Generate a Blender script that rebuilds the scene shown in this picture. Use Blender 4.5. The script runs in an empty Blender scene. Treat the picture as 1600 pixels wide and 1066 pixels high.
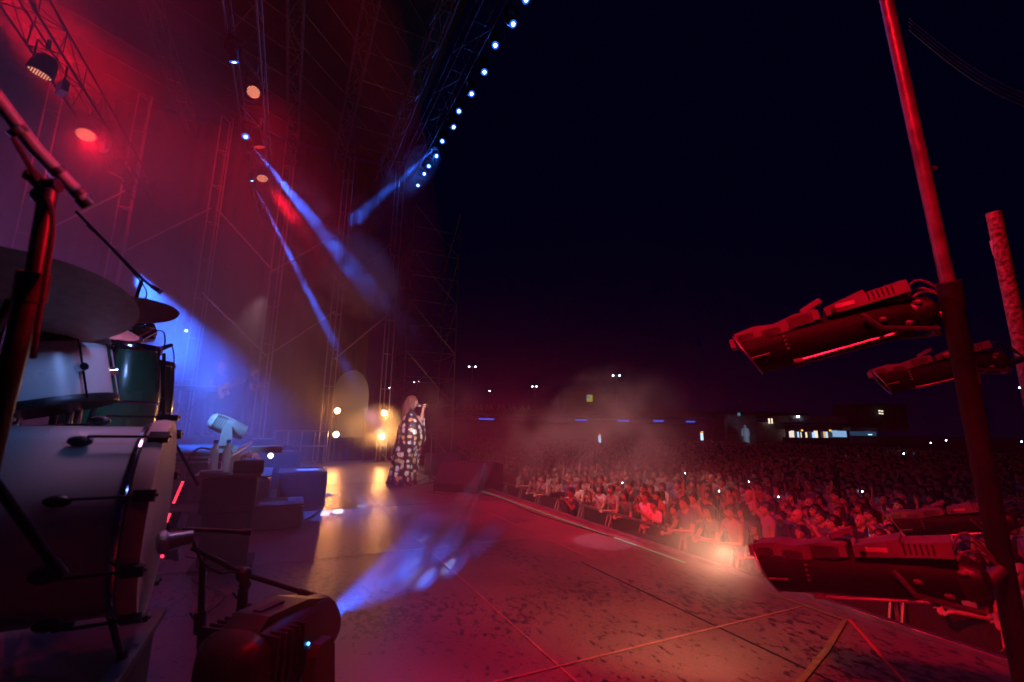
import bpy, bmesh, math, random
from mathutils import Vector, Matrix, noise as mnoise
random.seed(7)
R = math.radians
S = bpy.context.scene
C = S.collection

# ------------------------------------------------------------------ camera
EYE = Vector((0, 0, 1.17))
YAW, PITCH, ROLL, FPX = R(-25.8), R(10.6), R(1.0), 711.0
_F = Vector((math.cos(YAW)*math.cos(PITCH), math.sin(YAW)*math.cos(PITCH), math.sin(PITCH)))
_R0 = Vector((math.sin(YAW), -math.cos(YAW), 0))
_U0 = _R0.cross(_F)
_R = _R0*math.cos(ROLL) + _U0*math.sin(ROLL)
_U = _U0*math.cos(ROLL) - _R0*math.sin(ROLL)
cam_d = bpy.data.cameras.new('camera'); cam = bpy.data.objects.new('camera', cam_d); C.objects.link(cam)
cam.matrix_world = Matrix(((_R.x, _U.x, -_F.x, EYE.x), (_R.y, _U.y, -_F.y, EYE.y), (_R.z, _U.z, -_F.z, EYE.z), (0, 0, 0, 1)))
cam_d.sensor_width = 36; cam_d.lens = FPX/1600*36; cam_d.clip_start = 0.05; cam_d.clip_end = 2000
cam_d.dof.use_dof = True; cam_d.dof.focus_distance = 8.5; cam_d.dof.aperture_fstop = 2.8
S.camera = cam

def ray(x, y): return _F + _R*((x-800)/FPX) - _U*((y-533)/FPX)
def U(x, y, d): return EYE + ray(x, y)*d                 # photo pixel at a real distance in metres
def UZ(x, y, z): r = ray(x, y); return EYE + r*((z-EYE.z)/r.z)
def UX(x, y, X): r = ray(x, y); return EYE + r*(X/r.x)
def UY(x, y, Y): r = ray(x, y); return EYE + r*(Y/r.y)

# ------------------------------------------------------------------ night sky
W = bpy.data.worlds.new('World'); S.world = W; W.use_nodes = True
W.node_tree.nodes['Background'].inputs[0].default_value = (0.0002, 0.0002, 0.0052, 1)
W.node_tree.nodes['Background'].inputs[1].default_value = 1.0
S.view_settings.view_transform = 'Standard'; S.view_settings.look = 'None'
S.view_settings.exposure = 0; S.view_settings.gamma = 1
S.render.engine = 'CYCLES'
cy = S.cycles
cy.max_bounces = 6; cy.diffuse_bounces = 2; cy.glossy_bounces = 3; cy.transmission_bounces = 6
cy.volume_bounces = 0; cy.transparent_max_bounces = 16
cy.use_denoising = True
cy.volume_step_rate = 1.0; cy.volume_max_steps = 256
cy.sample_clamp_indirect = 4.0
cy.caustics_reflective = False; cy.caustics_refractive = False

# ------------------------------------------------------------------ materials
_M = {}
def hexc(r, g, b):
    f = lambda c: ((c/255+0.055)/1.055)**2.4 if c > 10 else c/255/12.92
    return (f(r), f(g), f(b))
def mat(name, col=(.5, .5, .5), rough=.5, metal=0.0, emit=None, estr=0, spec=None, nscale=0, namt=.3, bump=0, objcol=False, trans=0, coat=0, alpha=1, ior=None):
    if name in _M: return _M[name]
    m = bpy.data.materials.new(name); m.use_nodes = True; nt = m.node_tree; n = nt.nodes; L = nt.links
    b = n['Principled BSDF']
    b.inputs['Base Color'].default_value = (*col, 1); b.inputs['Roughness'].default_value = rough
    b.inputs['Metallic'].default_value = metal
    if spec is not None: b.inputs['Specular IOR Level'].default_value = spec
    if ior: b.inputs['IOR'].default_value = ior
    if trans: b.inputs['Transmission Weight'].default_value = trans
    if coat: b.inputs['Coat Weight'].default_value = coat
    if emit: b.inputs['Emission Color'].default_value = (*emit, 1); b.inputs['Emission Strength'].default_value = estr
    if objcol:
        oi = n.new('ShaderNodeObjectInfo'); L.new(oi.outputs['Color'], b.inputs['Base Color'])
    elif nscale:
        tc = n.new('ShaderNodeTexCoord'); no = n.new('ShaderNodeTexNoise'); no.inputs['Scale'].default_value = nscale
        no.inputs['Detail'].default_value = 6
        L.new(tc.outputs['Object'], no.inputs['Vector'])
        cr = n.new('ShaderNodeValToRGB'); cr.color_ramp.elements[0].position = .3; cr.color_ramp.elements[1].position = .7
        cr.color_ramp.elements[0].color = (*[c*(1-namt) for c in col], 1); cr.color_ramp.elements[1].color = (*[min(1, c*(1+namt)) for c in col], 1)
        L.new(no.outputs[0], cr.inputs[0]); L.new(cr.outputs[0], b.inputs['Base Color'])
        mr = n.new('ShaderNodeMapRange'); mr.inputs[3].default_value = max(.05, rough-.15); mr.inputs[4].default_value = min(1, rough+.15)
        L.new(no.outputs[0], mr.inputs[0]); L.new(mr.outputs[0], b.inputs['Roughness'])
        if bump:
            bp = n.new('ShaderNodeBump'); bp.inputs['Strength'].default_value = bump; bp.inputs['Distance'].default_value = .01
            L.new(no.outputs[0], bp.inputs['Height']); L.new(bp.outputs[0], b.inputs['Normal'])
    _M[name] = m
    return m

def emat(name, col=(1, 1, 1), strength=1):
    if name in _M: return _M[name]
    m = bpy.data.materials.new(name); m.use_nodes = True; nt = m.node_tree; nt.nodes.clear()
    e = nt.nodes.new('ShaderNodeEmission'); e.inputs[0].default_value = (*col, 1); e.inputs[1].default_value = strength
    o = nt.nodes.new('ShaderNodeOutputMaterial'); nt.links.new(e.outputs[0], o.inputs[0])
    _M[name] = m; return m

# ------------------------------------------------------------------ mesh building
def frame(axis):
    z = Vector(axis).normalized(); a = Vector((0, 0, 1)) if abs(z.z) < .95 else Vector((1, 0, 0))
    x = a.cross(z).normalized(); y = z.cross(x)
    return x, y, z
class MB:
    def __init__(s): s.v = []; s.f = []; s.mi = []; s.cur = 0
    def _add(s, vs, fs):
        o = len(s.v); s.v += [tuple(p) for p in vs]
        for f in fs: s.f.append(tuple(i+o for i in f)); s.mi.append(s.cur)
        return s
    def slot(s, i): s.cur = i; return s
    def box(s, c, sz, rot=None, M=None):
        c = Vector(c); hx, hy, hz = sz[0]/2, sz[1]/2, sz[2]/2
        b = min(hx, hy, hz)*.12
        # chamfered box
        vs = []; idx = {}
        for ix in (-1, 1):
            for iy in (-1, 1):
                for iz in (-1, 1):
                    for k in range(3):
                        p = [ix*hx, iy*hy, iz*hz]
                        for a in range(3):
                            if a != k: p[a] -= (ix, iy, iz)[a]*b
                        idx[(ix, iy, iz, k)] = len(vs); vs.append(Vector(p))
        fs = []
        for k in range(3):
            a, c2 = [q for q in range(3) if q != k]
            for sg in (-1, 1):
                q = []
                for (u, w) in ((-1, -1), (1, -1), (1, 1), (-1, 1)):
                    t = [0, 0, 0]; t[k] = sg; t[a] = u; t[c2] = w; q.append(idx[(*t, k)])
                flip = (sg < 0) != (k == 1)
                fs.append(q[::-1] if flip else q)
        for k in range(3):       # edges along axis k
            a, c2 = [q for q in range(3) if q != k]
            for u in (-1, 1):
                for w in (-1, 1):
                    t0 = [0, 0, 0]; t1 = [0, 0, 0]; t0[k] = -1; t1[k] = 1; t0[a] = t1[a] = u; t0[c2] = t1[c2] = w
                    fs.append([idx[(*t0, a)], idx[(*t1, a)], idx[(*t1, c2)], idx[(*t0, c2)]])
        for ix in (-1, 1):
            for iy in (-1, 1):
                for iz in (-1, 1): fs.append([idx[(ix, iy, iz, k)] for k in range(3)])
        if rot is not None:
            if isinstance(rot, (int, float)): rot = Matrix.Rotation(rot, 3, 'Z')
            vs = [rot @ p for p in vs]
        return s._add([c+p for p in vs], fs)
    def cyl(s, p0, p1, r0, r1=None, n=12, caps=True):
        r1 = r0 if r1 is None else r1
        p0 = Vector(p0); p1 = Vector(p1); x, y, z = frame(p1-p0); vs = []
        for p, r in ((p0, r0), (p1, r1)):
            for i in range(n):
                a = 2*math.pi*i/n; vs.append(p + x*(r*math.cos(a)) + y*(r*math.sin(a)))
        fs = [(i, (i+1) % n, n+(i+1) % n, n+i) for i in range(n)]
        if caps: fs += [tuple(range(n))[::-1], tuple(range(n, 2*n))]
        return s._add(vs, fs)
    def tube(s, pts, r, n=8):
        pts = [Vector(p) for p in pts]; vs = []; fs = []; m = len(pts)
        rr = r if isinstance(r, (list, tuple)) else [r]*m
        px = None
        for k, p in enumerate(pts):
            d = pts[min(k+1, m-1)]-pts[max(k-1, 0)]
            if px is None: x, y, z = frame(d)
            else:
                z = d.normalized(); x = (px - z*px.dot(z)).normalized(); y = z.cross(x)
            px = x
            for i in range(n):
                a = 2*math.pi*i/n; vs.append(p + x*(rr[k]*math.cos(a)) + y*(rr[k]*math.sin(a)))
        for k in range(m-1):
            for i in range(n): fs.append((k*n+i, k*n+(i+1) % n, (k+1)*n+(i+1) % n, (k+1)*n+i))
        fs += [tuple(range(n))[::-1], tuple(range((m-1)*n, m*n))]
        return s._add(vs, fs)
    def lathe(s, prof, o, axis=(0, 0, 1), n=32, arc=None):
        o = Vector(o); x, y, z = frame(axis); vs = []; fs = []; m = len(prof)
        for (r, h) in prof:
            for i in range(n):
                a = 2*math.pi*i/n; vs.append(o + z*h + x*(r*math.cos(a)) + y*(r*math.sin(a)))
        for k in range(m-1):
            for i in range(n): fs.append((k*n+i, k*n+(i+1) % n, (k+1)*n+(i+1) % n, (k+1)*n+i))
        if prof[0][0] > 1e-4: fs.append(tuple(range(n))[::-1])
        if prof[-1][0] > 1e-4: fs.append(tuple(range((m-1)*n, m*n)))
        return s._add(vs, fs)
    def ball(s, c, r, n=12, M=None):
        c = Vector(c); r = (r, r, r) if isinstance(r, (int, float)) else r; vs = []; fs = []; m = max(4, n//2)
        for j in range(m+1):
            t = math.pi*j/m
            for i in range(n):
                a = 2*math.pi*i/n
                p = Vector((r[0]*math.sin(t)*math.cos(a), r[1]*math.sin(t)*math.sin(a), r[2]*math.cos(t)))
                vs.append(c + (M @ p if M else p))
        for j in range(m):
            for i in range(n): fs.append((j*n+i, (j+1)*n+i, (j+1)*n+(i+1) % n, j*n+(i+1) % n))
        return s._add(vs, fs)
    def prism(s, poly, o, ax, ay, depth):
        """polygon (u,v) in the plane o + u*ax + v*ay, extruded by depth (vector)"""
        o = Vector(o); ax = Vector(ax); ay = Vector(ay); d = Vector(depth); n = len(poly)
        a = [o+ax*u+ay*v for u, v in poly]
        return s._add(a+[p+d for p in a], [tuple(range(n))[::-1], tuple(range(n, 2*n))]+[(i, (i+1) % n, n+(i+1) % n, n+i) for i in range(n)])
    def poly(s, pts): return s._add(pts, [tuple(range(len(pts)))])
    def build(s, name, m, parent=None, world=True, smooth=True):
        off = Vector((0, 0, 0))
        if parent is not None and world:
            q = parent
            while q is not None: off += q.location; q = q.parent
        me = bpy.data.meshes.new(name)
        me.from_pydata([tuple(Vector(p)-off) for p in s.v], [], s.f)
        for q in (m if isinstance(m, (list, tuple)) else [m]): me.materials.append(q)
        if any(s.mi): me.polygons.foreach_set('material_index', s.mi)
        bm = bmesh.new(); bm.from_mesh(me); bmesh.ops.remove_doubles(bm, verts=bm.verts, dist=1e-5)
        bmesh.ops.recalc_face_normals(bm, faces=bm.faces); bm.to_mesh(me); bm.free()
        if smooth:
            me.polygons.foreach_set('use_smooth', [True]*len(me.polygons))
            try: me.set_sharp_from_angle(angle=R(38))
            except Exception: pass
        o = bpy.data.objects.new(name, me); C.objects.link(o); o.parent = parent
        return o

def tag(o, label=None, cat=None, group=None, kind=None):
    if label: o['label'] = label
    if cat: o['category'] = cat
    if group: o['group'] = group
    if kind: o['kind'] = kind
    return o
def thing(name, label, cat, loc=(0, 0, 0), group=None, rz=0):
    o = bpy.data.objects.new(name, None); C.objects.link(o); o.location = loc; o.rotation_euler = (0, 0, rz)
    o.empty_display_size = .1
    return tag(o, label, cat, group)
def struct(name, mb, m, smooth=False):
    return tag(mb.build(name, m, None, smooth=smooth), kind='structure')
def copy_tree(o, parent=None):
    c = o.copy(); C.objects.link(c); c.parent = parent
    for ch in list(o.children): copy_tree(ch, c)
    return c
def spot(name, p, t, W, col, ang, blend=.3, rad=.03, parent=None):
    d = bpy.data.lights.new(name, 'SPOT'); d.energy = W; d.color = col; d.spot_size = R(ang); d.spot_blend = blend; d.shadow_soft_size = rad
    o = bpy.data.objects.new(name, d); C.objects.link(o)
    p = Vector(p); q = (Vector(t)-p).to_track_quat('-Z', 'Y')
    if parent is not None:
        o.parent = parent; p = p - parent.location
    o.location = p; o.rotation_euler = q.to_euler()
    return o
def point(name, p, W, col, rad=.03, parent=None):
    d = bpy.data.lights.new(name, 'POINT'); d.energy = W; d.color = col; d.shadow_soft_size = rad
    o = bpy.data.objects.new(name, d); C.objects.link(o); p = Vector(p)
    if parent is not None:
        o.parent = parent; p = p - parent.location
    o.location = p; return o
# ------------------------------------------------------------------ stage lamps (some from fixtures built below, others added without one)
RED = (1.0, .004, .02); BLUE = (.02, .13, 1.0)
TOPZ = 6.5
p_red1 = UZ(62, 115, TOPZ); p_red2 = UZ(134, 211, TOPZ); p_red3 = UZ(396, 144, TOPZ); p_red4 = UZ(405, 230, TOPZ); p_red5 = UZ(410, 279, TOPZ)
p_bl1 = UZ(366, 98, TOPZ); p_bl2 = UZ(384, 214, TOPZ); p_bl3 = UZ(394, 283, TOPZ)
BL = [(822, 0), (802, 38), (774, 71), (757, 113), (737, 147), (717, 174), (709, 199), (691, 221), (682, 244), (670, 260), (663, 272), (653, 290)]
FT = [UY(x, y, -3.7) for x, y in BL]
LAMPS = []     # (name, position, target, watts, colour, cone angle, blend, radius)
def lamp(n, p, t, *a):
    p = Vector(p); t = Vector(t); LAMPS.append((n, p+(t-p).normalized()*.18, t, *a))
# red washes on the upstage trusses and unseen ones off them, thrown down over the stage and out to the audience
lamp('red_wash_light', (3.2, 1.15, 6.9), (5.6, -6.8, -1), 8500, RED, 44, 1, .12)
lamp('red_wash_light', (2.2, 4.0, 6.9), (9.5, -6.8, -1), 8500, RED, 34, 1, .12)
lamp('red_wash_light', p_red5, (11.8, -6, -1), 3800, RED, 17, .9, .12)
lamp('red_wash_light', p_red2, (2.5, -1, 0), 350, RED, 60, .9, .12)
lamp('red_wash_light', p_red3, (3.5, -2, 0), 300, RED, 60, .9, .12)
lamp('red_wash_light', UZ(-60, -180, 8.8), U(260, 300, 15), 4200, RED, 50, 1, .12)
lamp('red_wash_light', U(-90, -90, 6.2), U(300, 260, 12), 3800, RED, 50, 1, .12)
lamp('red_wash_light', (3.2, 1.15, 6.9), (20, -26, -1), 1300, RED, 40, 1, .12)  # extra wash added to lift the far rows of the crowd
lamp('red_wash_light', (.2, .9, 4.6), (1.7, -2.2, .1), 1400, RED, 52, .8, .12)
lamp('red_wash_light', (.75, -2.3, 2.5), U(62, 225, .87), 650, RED, 17, .5, .06)  # red spot added for the near boom alone, no fixture
# blue beams
lamp('blue_beam_light', p_bl3, U(575, 640, 13), 38000, BLUE, 4.2, .8, .03)
lamp('blue_beam_light', p_bl2, U(745, 655, 40), 60000, BLUE, 8.0, .8, .03)
lamp('blue_beam_light', FT[7], U(380, 500, 17), 10000, BLUE, 8, .6, .03)
lamp('blue_beam_light', FT[10], U(560, 480, 17), 12000, BLUE, 8, .6, .03)
lamp('blue_wash_light', U(205, 415, 8.5), U(380, 700, 6.8), 13000, BLUE, 31, 1, .05)
for (x, y, w) in ((505, 802, 2600), (528, 799, 2600), (566, 791, 1600), (530, 752, 1800)): lamp('slash_light', (12.0, -1.25, 2.6), UZ(x, y, 0), w*.55, (.45, .55, 1), 1.6, .25, .01)
for (x, y, w) in ((643, 882, 420), (645, 901, 420), (665, 902, 420), (700, 885, 340), (659, 844, 300)): lamp('slash_light', (7.5, -3.38, .78), UZ(x, y, 0), w*4.5, (.30, .45, 1), 1.3, .35, .01)
lamp('slash_light', (6.5, -3.9, 9.8), UZ(946, 846, 0), 1500, (.55, .55, 1), 4.2, .3, .02)
# violet fills over the drums and the stage haze, added without fixtures
lamp('violet_fill_light', (2.3, -.1, 3.3), (1.85, .75, 1.0), 85, (1, .42, .82), 40, .9, .35)
lamp('violet_fill_light', (-.2, -1.6, 3.0), (2.1, .85, 1.56), 380, (.24, .40, 1), 23, 1, .3)
lamp('blue_beam_light', U(300, 565, 4.8), U(358, 665, 5.45), 90, (.16, .42, 1), 46, .5, .05)  # bare lamp added close by to brighten the pale moving head
lamp('table_fill_light', (1.6, -1.9, 3.6), UZ(345, 715, .85), 260, (.8, .62, 1), 8, .8, .08)  # fill added to bring out the bottles, no lamp stands there
VIOLET = [((9.5, 6.4, 2.8), 330, (.42, .13, .60))]
# warm floor blinders
BP = [UX(527, 642, 14.5), UX(525, 679, 14.5), UX(600, 646, 14.5), UX(597, 682, 14.5)]
for p in BP: lamp('blinder_light', p, p+Vector((-4, .9, -.35)), 80, (1, .31, .085), 130, .9, .07)
# soft pinkish white key on the singer, an unseen lamp added without fixture
lamp('key_light', (.9, -2.6, 5.0), (9.34, -2.3, 1.0), 5600, (.95, .84, .95), 12, .8, .1)
lamp('plume_light', FT[3], U(930, 690, 14), 7000, (1, .42, .38), 38, 1, .1)  # warm light added at a blue truss lamp to show the plume
# warm beam out of the lower profile lamp at right
lamp('profile_light', U(1172, 872, 1.74), U(1060, 850, 2.6), 95, (1, .44, .25), 120, 1, .05)
lamp('key_light', U(333, 590, 10.8)+Vector((-1.7, -1.0, 1.9)), U(345, 620, 10.9), 240, (1, .55, .65), 55, .7, .1)  # bare lamp added beside the guitarist to lift him out of the smoke
lamp('red_wash_light', (1.5, -1.2, 5.5), U(1575, 420, 3.05), 1300, RED, 13, .8, .1)  # red spot added to brighten the rough pole, no fixture
def smoke_mat(name, dens, scale, lo, hi, col=(.9, .9, .92), soft=.35, detail=3, g=0.3, power=1.0, box=False, zfall=None):
    m = bpy.data.materials.new(name); m.use_nodes = True; nt = m.node_tree; n = nt.nodes; L = nt.links; n.clear()
    out = n.new('ShaderNodeOutputMaterial'); v = n.new('ShaderNodeVolumePrincipled')
    v.inputs['Color'].default_value = (*col, 1); v.inputs['Anisotropy'].default_value = g
    L.new(v.outputs[0], out.inputs['Volume'])
    if hi is None:
        v.inputs['Density'].default_value = dens; return m
    tc = n.new('ShaderNodeTexCoord'); no = n.new('ShaderNodeTexNoise'); no.inputs['Scale'].default_value = scale; no.inputs['Detail'].default_value = detail
    no.inputs['Distortion'].default_value = .6
    geo = n.new('ShaderNodeNewGeometry')
    L.new(geo.outputs['Position'], no.inputs['Vector'])
    mr = n.new('ShaderNodeMapRange'); mr.inputs[1].default_value = lo; mr.inputs[2].default_value = hi; L.new(no.outputs[0], mr.inputs[0])
    ln = n.new('ShaderNodeVectorMath'); ln.operation = 'LENGTH'; L.new(tc.outputs['Object'], ln.inputs[0])
    fo = n.new('ShaderNodeMapRange'); fo.interpolation_type = 'SMOOTHSTEP'
    fo.inputs[1].default_value = 1.0; fo.inputs[2].default_value = 1-soft; fo.inputs[3].default_value = 0; fo.inputs[4].default_value = 1
    L.new(ln.outputs['Value'], fo.inputs[0])
    mu = n.new('ShaderNodeMath'); mu.operation = 'MULTIPLY'; L.new(mr.outputs[0], mu.inputs[0]); L.new(fo.outputs[0], mu.inputs[1])
    m2 = n.new('ShaderNodeMath'); m2.operation = 'MULTIPLY'; m2.inputs[1].default_value = dens; L.new(mu.outputs[0], m2.inputs[0])
    L.new(m2.outputs[0], v.inputs['Density'])
    return m
def puff(name, c, r, dens, scale, lo, hi, rz=0, label=None, **k):
    b = MB().ball((0, 0, 0), 1.0, 16)
    o = b.build(name, smoke_mat(name, dens, scale, lo, hi, **k), None)
    o.location = c; o.scale = r; o.rotation_euler = (0, 0, rz)
    tag(o, label, 'smoke', kind='stuff'); return o

# ground far below the stage
g = MB().poly([(-300, -600, -2), (600, -600, -2), (600, 300, -2), (-300, 300, -2)])
struct('ground', g, mat('asphalt', (.045, .045, .05), .85, nscale=.6, namt=.4))
def floor_mat():
    m = bpy.data.materials.new('stage_floor'); m.use_nodes = True; nt = m.node_tree; n = nt.nodes; L = nt.links; b = n['Principled BSDF']
    geo = n.new('ShaderNodeNewGeometry')
    # worn grey brown phenolic board
    n1 = n.new('ShaderNodeTexNoise'); n1.inputs['Scale'].default_value = 1.3; n1.inputs['Detail'].default_value = 8; L.new(geo.outputs['Position'], n1.inputs['Vector'])
    c1 = n.new('ShaderNodeValToRGB'); c1.color_ramp.elements[0].position = .3; c1.color_ramp.elements[1].position = .75
    c1.color_ramp.elements[0].color = (.14, .098, .085, 1); c1.color_ramp.elements[1].color = (.24, .175, .15, 1); L.new(n1.outputs[0], c1.inputs[0])
    # small dark wet stains, drawn out along the boards
    mp = n.new('ShaderNodeMapping'); mp.inputs['Scale'].default_value = (8.5, 14, 1); mp.inputs['Rotation'].default_value = (0, 0, .35); L.new(geo.outputs['Position'], mp.inputs[0])
    n2 = n.new('ShaderNodeTexNoise'); n2.inputs['Scale'].default_value = 1.5; n2.inputs['Detail'].default_value = 7; n2.inputs['Roughness'].default_value = .74; L.new(mp.outputs[0], n2.inputs['Vector'])
    n3 = n.new('ShaderNodeTexNoise'); n3.inputs['Scale'].default_value = .9; n3.inputs['Detail'].default_value = 2; L.new(geo.outputs['Position'], n3.inputs['Vector'])
    ad = n.new('ShaderNodeMath'); ad.operation = 'MULTIPLY_ADD'; ad.inputs[1].default_value = .45; L.new(n3.outputs[0], ad.inputs[0]); L.new(n2.outputs[0], ad.inputs[2])
    r2 = n.new('ShaderNodeMapRange'); r2.inputs[1].default_value = .79; r2.inputs[2].default_value = .82; L.new(ad.outputs[0], r2.inputs[0])
    mx = n.new('ShaderNodeMix'); mx.data_type = 'RGBA'; L.new(r2.outputs[0], mx.inputs[0]); L.new(c1.outputs[0], mx.inputs[6]); mx.inputs[7].default_value = (.028, .022, .022, 1)
    # fine grit
    n4 = n.new('ShaderNodeTexNoise'); n4.inputs['Scale'].default_value = 160; n4.inputs['Detail'].default_value = 2; L.new(geo.outputs['Position'], n4.inputs['Vector'])
    m4 = n.new('ShaderNodeMix'); m4.data_type = 'RGBA'; m4.blend_type = 'OVERLAY'; m4.inputs[0].default_value = .5; L.new(mx.outputs[2], m4.inputs[6]); L.new(n4.outputs[0], m4.inputs[7])
    L.new(m4.outputs[2], b.inputs['Base Color'])
    rr = n.new('ShaderNodeMapRange'); rr.inputs[3].default_value = .24; rr.inputs[4].default_value = .46; L.new(n1.outputs[0], rr.inputs[0]); L.new(rr.outputs[0], b.inputs['Roughness'])
    bp = n.new('ShaderNodeBump'); bp.inputs['Strength'].default_value = .55; bp.inputs['Distance'].default_value = .004
    n5 = n.new('ShaderNodeTexNoise'); n5.inputs['Scale'].default_value = 55; n5.inputs['Detail'].default_value = 3; L.new(geo.outputs['Position'], n5.inputs['Vector'])
    L.new(n5.outputs[0], bp.inputs['Height']); L.new(bp.outputs[0], b.inputs['Normal'])
    return m
FM = floor_mat()
struct('stage_floor', MB().box((7.4, 2.75, -.06), (17.0, 12.4, .12)), FM)
black = mat('black_cloth', (.018, .018, .02), .9, nscale=9, namt=.4)
# drapes with folds on the far side of the stage and along its back
def drape(name, a, b2, z0, z1, label, amp=.07, pitch=.33):
    a = Vector(a); b2 = Vector(b2); d = b2-a; n = int(d.length/pitch*6); u = d.normalized(); w = Vector((-u.y, u.x, 0)); m = MB(); vs = []; fs = []
    for i in range(n+1):
        t = i/n; k = amp*math.sin(t*d.length/pitch*2*math.pi + 1.3*math.sin(t*17)) * (.6+.4*math.sin(t*31))
        for j, z in enumerate((z0, (z0+z1)/2, z1)): vs.append(a+d*t+w*(k*(1, .85, .6)[j])+Vector((0, 0, z)))
    for i in range(n):
        for j in range(2): fs.append((i*3+j, (i+1)*3+j, (i+1)*3+j+1, i*3+j+1))
    m._add(vs, fs); return tag(m.build(name, mat('drape_cloth', (.012, .011, .012), .9), None), label, 'curtain')
drape('side_drape', (15.6, -2.2, 0), (15.6, 8.9, 0), .02, 10.3, 'tall black pleated drape across the far side of the stage')
drape('back_drape', (15.5, 8.9, 0), (-1, 8.9, 0), .02, 10.3, 'long black backdrop curtain behind the drum riser')
alu = mat('aluminium_tube', (.42, .42, .44), .38, metal=.85, nscale=14, namt=.2)
dkalu = mat('dark_steel', (.12, .12, .13), .45, metal=.6, nscale=14, namt=.3)
blk = mat('black_plastic', (.022, .022, .025), .42, nscale=20, namt=.3)
blkm = mat('black_metal', (.03, .03, .034), .38, metal=.5, nscale=25, namt=.4)
chrome = mat('chrome', (.75, .75, .78), .12, metal=1)
def lattice(m, p0, p1, s, step, r=.012, up=(0, 0, 1)):
    p0 = Vector(p0); p1 = Vector(p1); z = (p1-p0).normalized(); upv = Vector(up); x = upv.cross(z).normalized(); y = z.cross(x)
    L = (p1-p0).length; n = max(1, int(L/step)); cs = [(x*a+y*b)*(s/2) for a, b in ((-1, -1), (1, -1), (1, 1), (-1, 1))]
    for i in range(n):
        a = p0+z*(L*i/n); b = p0+z*(L*(i+1)/n)
        for k in range(4):
            c0, c1 = cs[k], cs[(k+1) % 4]
            if (i+k) % 2: c0, c1 = c1, c0
            m.cyl(a+c0, b+c1, r, n=5, caps=False)
            m.cyl(a+cs[k], a+cs[(k+1) % 4], r, n=5, caps=False)
    return cs
def rungs(m, p0, p1, s, step, r, up):
    p0 = Vector(p0); p1 = Vector(p1); z = (p1-p0).normalized(); x = Vector(up).cross(z).normalized(); y = z.cross(x)
    L = (p1-p0).length; n = int(L/step); cs = [(x*a+y*b)*(s/2) for a, b in ((-1, -1), (1, -1), (.2, .9))]
    for i in range(n+1):
        a = p0+z*(L*i/n)
        for k in range(3): m.cyl(a+cs[k], a+cs[(k+1) % 3], r, n=5, caps=False)
        if i < n: m.cyl(a+cs[2], p0+z*(L*(i+1)/n)+cs[2], r*.8, n=5, caps=False)
    return cs
def truss(name, p0, p1, s, label, cat='truss', step=.5, r=.024, m_=None, group=None, up=(0, 0, 1), rb=.012):
    p0 = Vector(p0); p1 = Vector(p1); t = thing(name, label, cat, p0, group); b = MB(); cs = (rungs if cat == 'truss tower' else lattice)(b, p0, p1, s, step, rb, up=up)
    for c in cs:
        MB().cyl(p0+c, p1+c, r, n=8).build('chord', m_ or alu, t)
    b.build('bracing', m_ or alu, t); return t
# scaffold towers against the far drape
TW = [((618, 300), (600, 625), 'right end of the far drape, behind the singer'), ((541, 250), (512, 625), 'far drape, just left of the singer'),
      ((450, 230), (412, 598), 'far drape, right of the bass player'), ((345, 200), (303, 555), 'far drape, behind the guitarist'),
      ((196, 290), (177, 440), 'far drape, above the conga drums'), ((62, 230), (35, 400), 'far drape, nearest the back curtain')]
TY = []
for (a, b, w) in TW:
    yb = UX(b[0], b[1], 15.0).y; TY.append(yb)
    truss('truss_tower', (15.0, yb, 0), (15.0, yb, 10.2), .30, 'slim tube tower at the '+w, 'truss tower', step=1.1, r=.021, group='lattice towers along the far side', up=(1, 0, 0), rb=.009)
def strut(name, a, b, r, label, m_=alu, cat='brace'):
    return tag(MB().cyl(a, b, r, n=8).build(name, m_, None), label, cat, group='diagonal braces on the far side')
BR = [((316, 457), (416, 556), 'lower brace sloping down right from the guitarist tower'), ((418, 556), (523, 487), 'lower brace rising right from the bass player tower'),
      ((522, 562), (606, 492), 'lower brace between the two towers behind the singer'), ((338, 325), (422, 418), 'upper brace sloping down right from the guitarist tower'),
      ((424, 425), (530, 364), 'upper brace rising right beside the blue beam'), ((528, 448), (612, 380), 'upper brace between the two towers behind the singer'),
      ((330, 325), (190, 395), 'upper brace left of the guitarist tower'), ((62, 365), (196, 298), 'upper brace beside the leftmost far tower')]
for a, b, l in BR: strut('diagonal_brace', UX(a[0], a[1], 14.78), UX(b[0], b[1], 14.78), .024, l)
# two long trusses carrying the red lamps, and the front truss with the blue row
truss('lighting_truss', (1.5, 4.0, 7.1), (14.6, 4.0, 7.1), .42, 'upstage lighting truss carrying the two big red lamps at top left', 'truss', m_=mat('truss_dark', (.05, .05, .055), .5, metal=.5, nscale=14), r=.018, rb=.008, step=.8)
truss('lighting_truss', (1.5, 1.15, 7.1), (14.6, 1.15, 7.1), .42, 'middle lighting truss with red and blue lamps one behind the other', 'truss', m_=mat('truss_dark', (.05, .05, .055), .5, metal=.5, nscale=14), r=.018, rb=.008, step=.8)
truss('lighting_truss', (3.5, -3.15, 10.35), (17.2, -3.15, 10.45), .46, 'front lighting truss above the row of blue lamps', 'truss', m_=mat('truss_dark', (.05, .05, .055), .5, metal=.5, nscale=14), r=.018, rb=.008, step=.8)
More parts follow.
